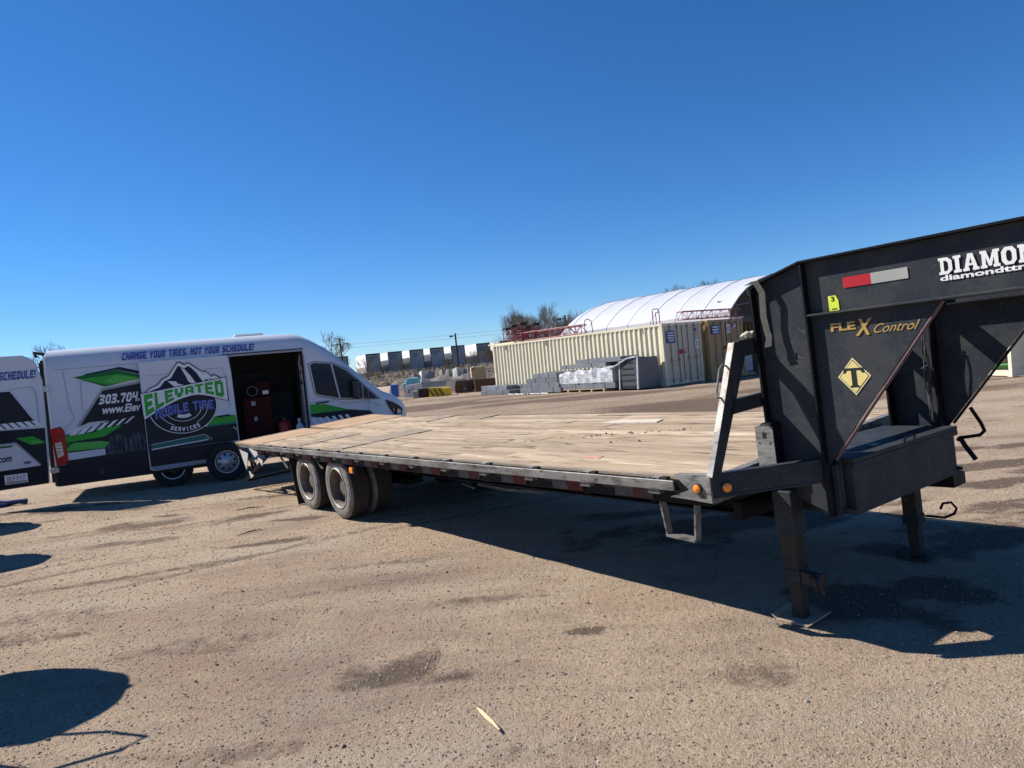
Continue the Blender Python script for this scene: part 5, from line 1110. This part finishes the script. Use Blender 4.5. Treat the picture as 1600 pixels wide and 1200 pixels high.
MB().hexa([(-.62,-.3,0),(.62,-.3,0),(.62,.4,0),(-.62,.4,0),(-.62,-.22,.55),(.2,-.25,.50),(.2,.35,.50),(-.62,.3,.55)]).build('guard', yellowm, t)
MB().box((.205,-.33,.04),(.66,.42,.46)).build('end_box', yellowm, t, bev=.02)
for k in range(3): MB().beam((-.6+.28*k,-.33,.44),(-.35+.28*k,-.36,.04),.02,.07).build('stripe', blk, t)
t = gthing('cream_board', -3.75, 42.2, 'cream board leaning against the first brown dumpster', 'board', .1); MB().hexa([(-.32,-.02,.10),(.28,-.02,.18),(.28,.02,.18),(-.32,.02,.10),(-.15,.2,.78),(.42,.2,.80),(.42,.24,.80),(-.15,.24,.78)]).build('panel', cream, t); MB().box((-.12,-.1,0),(0,.1,.12)).build('foot', concw, t)
for k, (x, y, w_, lb_) in enumerate(((-2.95,43.2,1.25,'rusty brown steel bin left of the pale post'),(-1.65,42.6,1.3,'rusty brown steel bin touching the cream container end'))):
    t = gthing('steel_bin', x, y, lb_, 'steel bin', .12, 'rusty brown steel bins'); hh = .68
    MB().hexa([(-w_/2+.06,-.6,.05),(w_/2-.06,-.6,.05),(w_/2-.06,.6,.05),(-w_/2+.06,.6,.05),(-w_/2,-.65,hh),(w_/2,-.65,hh),(w_/2,.65,hh),(-w_/2,.65,hh)]).build('bin_body', dump, t)
    MB().box((-w_/2-.02,-.68,hh+.001),(w_/2+.02,-.60,hh+.06)).build('rim', dump, t)
    for q in range(4): MB().box((-w_/2+.1+q*(w_-.25)/3,-.67,.1),(-w_/2+.15+q*(w_-.25)/3,-.60,hh-.02)).build('rib', dump, t)
    MB().box((-.1,-.675,.18),(.12,-.668,.28)).build('plate', conc, t)
t = gthing('tan_crate', -2.35, 50.5, 'tan board crate standing behind the brown bins', 'crate', .1); MB().box((-.5,-.5,0),(.55,.5,1.45)).build('crate_body', tanbox, t, bev=.02); MB().beam((-.5,-.52,1.2),(-.2,-.52,1.42),.02,.05).build('hatch', blk, t)
t = gthing('marker_post', -2.85, 47.0, 'pale wooden post standing between the brown bins', 'post'); MB().tube([(0,0,0),(.03,0,1.65)], .06, 8).build('post', whitep2, t)
t = gthing('teal_bundles', -7.1, 52.0, 'stack of pale teal wrapped bundles behind the white block', 'bundle stack')
for k, (a, b_, z) in enumerate(((-.9,.6,.55),(-.7,.7,.74),(-.6,.3,.93))): MB().box((a,-.4,z),(b_,.5,z+.17)).build('wrapped_bundle', tealm, t, bev=.04)
MB().box((-.8,-.4,0),(.8,.5,.545)).build('base_stack', conc, t)
t = gthing('white_sack_pile', -6.2, 51.0, 'white ribbed sacks leaning at the right of the teal bundles', 'sacks')
for k in range(4): MB().tube([(-.3+.2*k,0,.0),(-.25+.17*k,.05,1.0-.05*k)], [.16,.10], 8).build('sack', concw, t)
for k, (x0, y0, x1, y1) in enumerate(((-6.4,49.0,-4.5,48.4),(-4.4,48.3,-2.4,47.6))):
    t = gthing('concrete_barrier', (x0+x1)/2, (y0+y1)/2, ['long low concrete barrier right of the teal bundles','long low concrete barrier behind the brown bins'][k], 'barrier', math.atan2(y1-y0,x1-x0), 'concrete barriers'); L = math.hypot(x1-x0,y1-y0)/2
    MB().prism([(-.3,0),(.3,0),(.28,.12),(.12,.35),(.08,.75),(-.08,.75),(-.12,.35),(-.28,.12)], (-L,0,0), (0,1,0),(0,0,1),(2*L,0,0)).build('barrier_body', conc, t)
for k in range(9):
    x = -8.3+.72*k; y = 62+rnd.uniform(-2,2); s_ = rnd.uniform(.18,.42); z0 = .9
    t = gthing('concrete_rubble', x, y, ['small pale rubble block at the left of the rubble row','pale block second in the rubble row','grey block third in the rubble row','broad rubble block in the middle left of the row','tilted rubble block at the middle of the row','white rubble block right of the middle','grey rubble lump under the lamp pole','white cube standing near the pale post','small rubble lump behind the pale post'][k], 'rubble', rnd.random(), 'rubble blocks along the berm')
    MB().hexa([(-s_,-s_,0),(s_,-s_*.9,0),(s_*.9,s_,0),(-s_,s_,0),(-s_*.8,-s_*.7,1.2+s_*.9),(s_*.7,-s_*.6,1.1+s_),(s_*.6,s_*.7,1.2+s_*.8),(-s_*.7,s_*.6,1.0+s_)]).build('block_body', concw if k in (1,5,7) else conc, t)
bm_ = MB(); vs = []
for k in range(25):
    x = -10+.5*k
    for dx, z in ((-3,0),(-1,.75),(1,.85+.1*sin(k)),(4,0)): vs.append((x, 60+dx, z+(0 if z == 0 else .1*sin(k*1.7))))
bm_.add(vs, [(k*4+i,(k+1)*4+i,(k+1)*4+i+1,k*4+i+1) for k in range(24) for i in range(3)])
tag(bm_.build('dirt_berm', mat('grey_dirt', (.17,.15,.13), .95, 0, var=.3, vscale=1, bump=.6, bscale=6)), kind='structure')

# ------------------------------------------------------------------ embankment, freight trailers
em = MB(); vs = []; xs = list(range(-140, 60, 4))
for x in xs:
    for y, z in ((84,0.0),(90,.45),(98,1.0),(112,1.55),(125,1.6),(260,1.6)): vs.append((x, y, z+.12*sin(x*.7+y)+(.0 if z else -.2)))
em.add(vs, [(k*6+i,(k+1)*6+i,(k+1)*6+i+1,k*6+i+1) for k in range(len(xs)-1) for i in range(5)])
tag(em.build('embankment', mat('dry_slope', (.15,.115,.078), .95, 0, col2=(.09,.068,.048), vscale=.4, bump=.8, bscale=1.5), smooth=True), kind='structure')
t = empty('pale_rail', (-60,117,0), 0, 'thin pale rail running along the top of the brush slope', 'rail')
MB().box((0,0,1.62),(75,.12,1.80)).build('rail_bar', signw, t)
for k in range(0,75,5): MB().box((k,-.05,1.2),(k+.1,.15,1.615)).build('rail_post', steel_dk, t)
ftr = None
fx = [-41,-35.2,-32.3,-26.4,-22.3,-18.3,-14.5,-10.6,-5.9,-1.5,2.8,7]
for k, x in enumerate(fx):
    L, W_, H_ = 13.5, 2.65, 3.0
    lbs = ['grey ended freight trailer farthest left behind the trees','grey ended freight trailer second from the left behind the trees','freight trailer end seen through the leftmost bare tree','plain grey freight trailer end just left of the lettered ones','first lettered freight trailer end from the left','second lettered freight trailer end from the left','third lettered freight trailer end with teal writing','fourth lettered freight trailer end, pale grey','brown grey freight trailer end behind the lamp pole','freight trailer end with a dark lower half near the container','freight trailer end hidden behind the container corner','rightmost freight trailer end behind the containers']
    rot = rad(20)
    if ftr is None:
        ftr = empty('freight_trailer', (x,130,1.6), rot, lbs[k], 'freight trailer', 'freight trailers parked in a row on the rise')
        MB().box((0,.05,.1),(W_,L,3.72)).build('box_body', trw, ftr)
        MB().box((-.03,.06,.1),(-.004,L-.05,1.35)).build('side_shade', conc, ftr)  # grey panel painting in the neighbouring trailer's shadow on the lower side
        MB().box((.0,-.05,.10),(W_,.045,3.75)).build('end_frame', trf, ftr)
        MB().box((.14,-.09,.28),(W_-.14,-.052,3.50)).build('end_door', trg, ftr)
        m_ = MB()
        for z, w_ in ((2.85,1.3),(2.45,1.0)):
            for q in range(5): m_.box((.5+q*w_/5,-.11,z),(.5+(q+.7)*w_/5,-.092,z+.2))
        m_.build('lettering', vteal, ftr)
        m_ = MB()
        for y in (1.2,2.4,11.5):
            for xx in (.3,W_-.3): m_.lathe((xx,y,-.35),(1,0,0),[(.48,-.2),(.48,.2),(.2,.2),(.2,-.2)],12)
        m_.build('wheels', rubber, ftr)
        base = ftr
    else:
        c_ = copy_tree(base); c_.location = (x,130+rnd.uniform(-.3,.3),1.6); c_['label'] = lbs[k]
# dry brush on the slope: uncountable
bb = MB(); rb = random.Random(4)
for k in range(15000):
    x = rb.uniform(-75, 12); y = rb.uniform(84, 114); z = max(0, min(1.5, (y-84)/18)); h_ = rb.uniform(.12,.55)*(1.6 if noise.noise((x*.2,y*.2,0)) > .1 else .8)
    a = rb.random()*pi; w_ = rb.uniform(.03,.14)
    bb.add([(x-cos(a)*w_,y-sin(a)*w_,z-.1),(x+cos(a)*w_,y+sin(a)*w_,z-.1),(x+rb.uniform(-.4,.4),y+rb.uniform(-.2,.2),z+h_)], [(0,1,2)])
tag(bb.build('dry_brush', brush, recalc=False), 'dry brown brush covering the slope below the freight trailers', 'brush', kind='stuff')

# ------------------------------------------------------------------ bare trees
def tree(name, x, y, z, h_, label, seed, m=bark, spread=.5, levels=5, trunks=1, r0=None, group=None, clear=.25):
    r = random.Random(seed); t = empty(name, (x,y,z), 0, label, 'tree' if h_ > 2.6 else 'shrub', group)
    tk = MB(); br = MB(); tw_ = MB(); h_ *= .68
    def grow(p, d, L, rad_, lv):
        n_ = 3; pts = [p]; q = p; dd = d
        for k in range(n_):
            dd = (dd+Vector((r.gauss(0,.16),r.gauss(0,.16),r.gauss(0.04,.10)))).normalized(); q = q+dd*L/n_; pts.append(q)
        e = rad_*.6; mb = tk if lv == 0 else (br if lv < levels-1 else tw_)
        mb.tube(pts, [rad_+(e-rad_)*k/n_ for k in range(n_+1)], 6 if lv == 0 else (4 if lv < 3 else 3), cap=False)
        if lv >= levels: return
        nb_ = r.choice((2,3,3)) if lv else 4
        for k in range(nb_+(1 if lv >= 2 else 0)):
            f = r.uniform(clear if lv == 0 else .25, 1.0); idx_ = min(int(f*n_), n_-1); bp_ = pts[idx_].lerp(pts[idx_+1], f*n_-idx_)
            a = r.random()*2*pi; side = Vector((cos(a),sin(a),r.uniform(.1,.7)))
            nd = (dd*(1-spread)+side*spread).normalized()
            grow(bp_, nd, L*r.uniform(.52,.80), max(e*r.uniform(.5,.8), h_*.0012), lv+1)
        grow(q, dd, L*.6, e, lv+1)
    for k in range(trunks):
        a = r.random()*6.3; lean = Vector((cos(a)*.35*(trunks > 1), sin(a)*.2*(trunks > 1), 1)).normalized()
        grow(Vector((cos(a)*.2*(trunks > 1), sin(a)*.2*(trunks > 1), 0)), lean, h_*.42, (r0 or h_*.022)/(trunks**.5), 0)
    tk.build('trunk', m, t, recalc=False); br.build('limbs', m, t, recalc=False); tw_.build('twigs', m, t, recalc=False)
    return t
tree('bare_tree', -22.3, 36, 0, 7.9, 'bare spreading tree whose top shows above the rear of the van', 3, spread=.60, levels=5)
tree('bare_tree', -25.4, 37, 0, 6.9, 'bare tree whose top peeks over the open rear door', 8, spread=.6, levels=4)
tree('bare_tree', -21.5, 88, .4, 10.8, 'tall bare tree left of the freight trailers beside the power pole', 12, levels=5, spread=.42)
tree('bare_tree', -25.5, 92, .5, 8.0, 'bare tree at the left of the power pole behind the van', 15, levels=5, spread=.45)
tree('bare_tree', -19.0, 95, .8, 5.0, 'low bare tree in front of the second freight trailer', 19, levels=4, spread=.5, trunks=3)
for k, (x, y, h_, s_) in enumerate(((-14.5,98,3.6,31),(-4.6,97,4.2,33),(-3.0,100,4.6,35),(-8.4,97,3.2,37),(-1.2,98,4.2,39),(1.5,99,4.4,41),(-24,90,4.0,43))):
    tree('bare_shrub', x, y, .9, h_, ['bare shrub before the lettered freight trailers','bare shrub just left of the lamp pole','bare shrub right of the lamp pole','small bare shrub in front of the fourth lettered trailer','bare shrub near the left corner of the cream container','bare shrub behind the cream container corner','bare shrub right behind the van bonnet'][k], s_, trunks=4, levels=4, spread=.45, clear=.1, group='bare shrubs along the slope')
tree('bare_tree', 2.6, 62, 0, 9.4, 'bushy bare tree rising behind the cream container and the red lattice', 51, m=barkl, trunks=6, levels=5, spread=.36, clear=.1)
tree('bare_tree', -.2, 64, 0, 6.0, 'lower bare tree left of the bushy one behind the containers', 53, trunks=4, levels=5, spread=.42, clear=.1)
tree('bare_tree', 5.2, 64, 0, 8.2, 'bare tree at the left end of the white canopy', 55, m=barkl, trunks=4, levels=5, spread=.36, clear=.1)
tree('bare_tree', 17.5, 62, 0, 10.7, 'bare tree with thin tips showing above the white canopy', 57, m=barkl, trunks=3, levels=5, spread=.3)
tree('bare_tree', 20.2, 62, 0, 10.9, 'bare tree behind the canopy ridge on the right', 59, m=barkl, trunks=2, levels=5, spread=.3)
for k, x in enumerate((-38,-16,-12)): tree('bare_tree', x, 158, 1.5, 7.4, ['bare tree beyond the freight trailers at the far left','bare tree beyond the third freight trailer','bare tree beyond the fourth freight trailer'][k], 70+k, trunks=3, levels=4, spread=.5, group='bare trees beyond the freight trailers')

# ------------------------------------------------------------------ poles and wires
def pole(x, y, h_, label, tilt=0, arms=True, cat='power pole'):
    t = empty('power_pole' if arms else 'lamp_pole', (x,y,.8), 0, label, cat); top = Vector((tilt*h_,0,h_))
    MB().tube([(0,0,0),top], [.17,.12], 8).build('pole', polew, t, smooth=True)
    if arms:
        MB().beam(top*.86+Vector((-1.3,0,0)), top*.86+Vector((1.3,0,.05)), .12, .14).build('crossarm', polew, t)
        MB().beam(top*.98+Vector((-.8,0,.2)), top*.98+Vector((.6,0,-.15)), .12, .14).build('crossarm', polew, t)
        MB().tube([top*.7+Vector((.25,0,0)), top*.7+Vector((.25,0,.9))], .2, 8).build('transformer', conc, t)
    else:
        MB().beam(top*.93, top*.93+Vector((-.7,0,0)), .1, .1).build('arm', polew, t); MB().box((-.95+top.x,-.2,top.z*.93-.15),(-.45+top.x,.2,top.z*.93+.1)).build('lamp_head', blk, t, bev=.03)
pole(-25.4, 108, 6.7, 'leaning wooden power pole between the bare trees', tilt=-.03)
pole(-8.2, 112, 6.0, 'dark lamp pole in front of the freight trailer row', arms=False, cat='lamp pole')
pole(7.0, 84, 5.6, 'thin pole beside the left end of the canopy', arms=False, cat='pole')
for k, (z0, z1) in enumerate(((7.9,7.9),(7.5,7.4))):
    m_ = MB(); pts = []
    for q in range(17):
        f = q/16; pts.append((-95+185*f, 110+2*k, z0-.4+ (z1-z0)*f-3.0*4*f*(1-f)*.35))
    m_.tube(pts, .012, 4); tag(m_.build('overhead_wire', steel_dk), ['upper thin wire crossing the sky above the freight trailers','lower thin wire crossing the sky above the freight trailers'][k], 'wire')

#@@SMALL
# ------------------------------------------------------------------ near ground bits
m_ = MB(); a = Vector((-.325,3.40,.012)); b_ = Vector((-.205,3.165,.014)); d = (b_-a).normalized(); s_ = Vector((-d.y,d.x,0))
m_.add([a, a+s_*.006, a.lerp(b_,.4)+s_*.013, a.lerp(b_,.8)+s_*.012, b_+s_*.002, b_-s_*.008, a.lerp(b_,.5)-s_*.011, a.lerp(b_,.2)-s_*.008, a.lerp(b_,.3)+Vector((0,0,.014)), a.lerp(b_,.75)+Vector((0,0,.013))],
   [(0,1,8),(1,2,8),(2,9,8),(2,3,9),(3,4,9),(4,5,9),(5,6,9),(6,8,9),(6,7,8),(7,0,8)])
tag(m_.build('wood_splinter', splint), 'pale split piece of wood lying on the dirt in the foreground', 'wood')
for k, (x0, y0, x1, y1, lb_) in enumerate(((-3.25,7.9,-3.05,8.12,'dark stick lying on the dirt left of the trailer wheels'),(-3.9,9.55,-3.55,9.6,'thin dark stick between the van shadow and the wheels'))):
    m_ = MB(); m_.tube([(x0,y0,.012),((x0+x1)/2,(y0+y1)/2+.02,.02),(x1,y1,.012)], [.004,.008,.003], 6); tag(m_.build('stick', blk), lb_, 'stick')
# invented, unseen shadow casters left of the frame, added for the shadows reaching into it
SH = Vector((1.003, -.412, 0))
t = empty('shadow_cart', (-4.15,4.25,0), -.4, 'unseen cart-shaped shadow caster with a bent handle, added left of the frame', 'cart')
m_ = MB(); m_.lathe((-.10,.12,1.15),(.3,.2,1),[(.001,-.30),(.30,-.30),(.42,-.22),(.46,-.08),(.46,.10),(.40,.30),(.22,.40),(.001,.43)],24); m_.build('shadow_tank', redm, t, smooth=True)
m_ = MB(); m_.box((-.35,-.3,.14),(.35,.3,.72)); m_.build('shadow_cart_body', steel_dk, t, bev=.02)
m_ = MB(); m_.box((-.42,.05,1.25),(.05,.45,1.52)); m_.build('shadow_case', plastic, t, bev=.01)
m_ = MB(); m_.hexa([(.15,-.80,1.02),(.62,-.62,1.02),(.50,-.30,1.02),(.10,-.35,1.02),(.15,-.80,1.12),(.62,-.62,1.12),(.50,-.30,1.12),(.10,-.35,1.12)]); m_.beam((.1,-.3,.7),(.3,-.5,1.03),.05,.05); m_.build('shadow_tray', steel_dk, t)  # case and tray added to give the cart's cast shadow its corners
for x in (-.38,.38):
    m_ = MB(); m_.lathe((x,0,.16),(1,0,0),[(.16,-.04),(.16,.04),(.001,.045)],18); m_.build('wheel', rubber, t, smooth=True)
hl_ = [(-4.0,4.05,.95),(-3.75,4.0,1.2),(-3.45,3.98,1.2),(-3.22,3.90,1.2),(-3.28,3.78,1.2),(-3.55,3.65,1.2),(-3.9,3.75,1.1),(-4.05,3.95,.9)]
inv = (Matrix.Translation((-4.15,4.25,0)) @ Matrix.Rotation(-.4,4,'Z')).inverted()
m_ = MB(); m_.tube([inv @ Vector(p) for p in hl_], .014, 8); m_.build('shadow_handle', steel_dk, t, smooth=True)
for (x, y, n_, lb_) in ((-8.5,10.25,6,'farther unseen tyre pile added left of the frame to cast a shadow'),(-7.2,8.1,7,'nearer unseen tyre pile added left of the frame to cast a shadow')):  # tyre piles made up for the ragged shadows at the left edge
    t = empty('shadow_tyres', (x,y,0), 0, lb_, 'shadow caster')
    for k in range(n_):
        m_ = MB(); ox, oy = rnd.uniform(-.10,.10), rnd.uniform(-.10,.10)
        m_.lathe((ox,oy,.23*k+.012),(0,0,1),[(.21,.02),(.33,.0),(.385,.05),(.39,.11),(.385,.17),(.33,.22),(.21,.20)],24); m_.build('tyre', rubber, t, smooth=True)
print('objects', len(bpy.data.objects), 'tris', sum(len(o.data.polygons) for o in bpy.data.objects if o.type == 'MESH'))
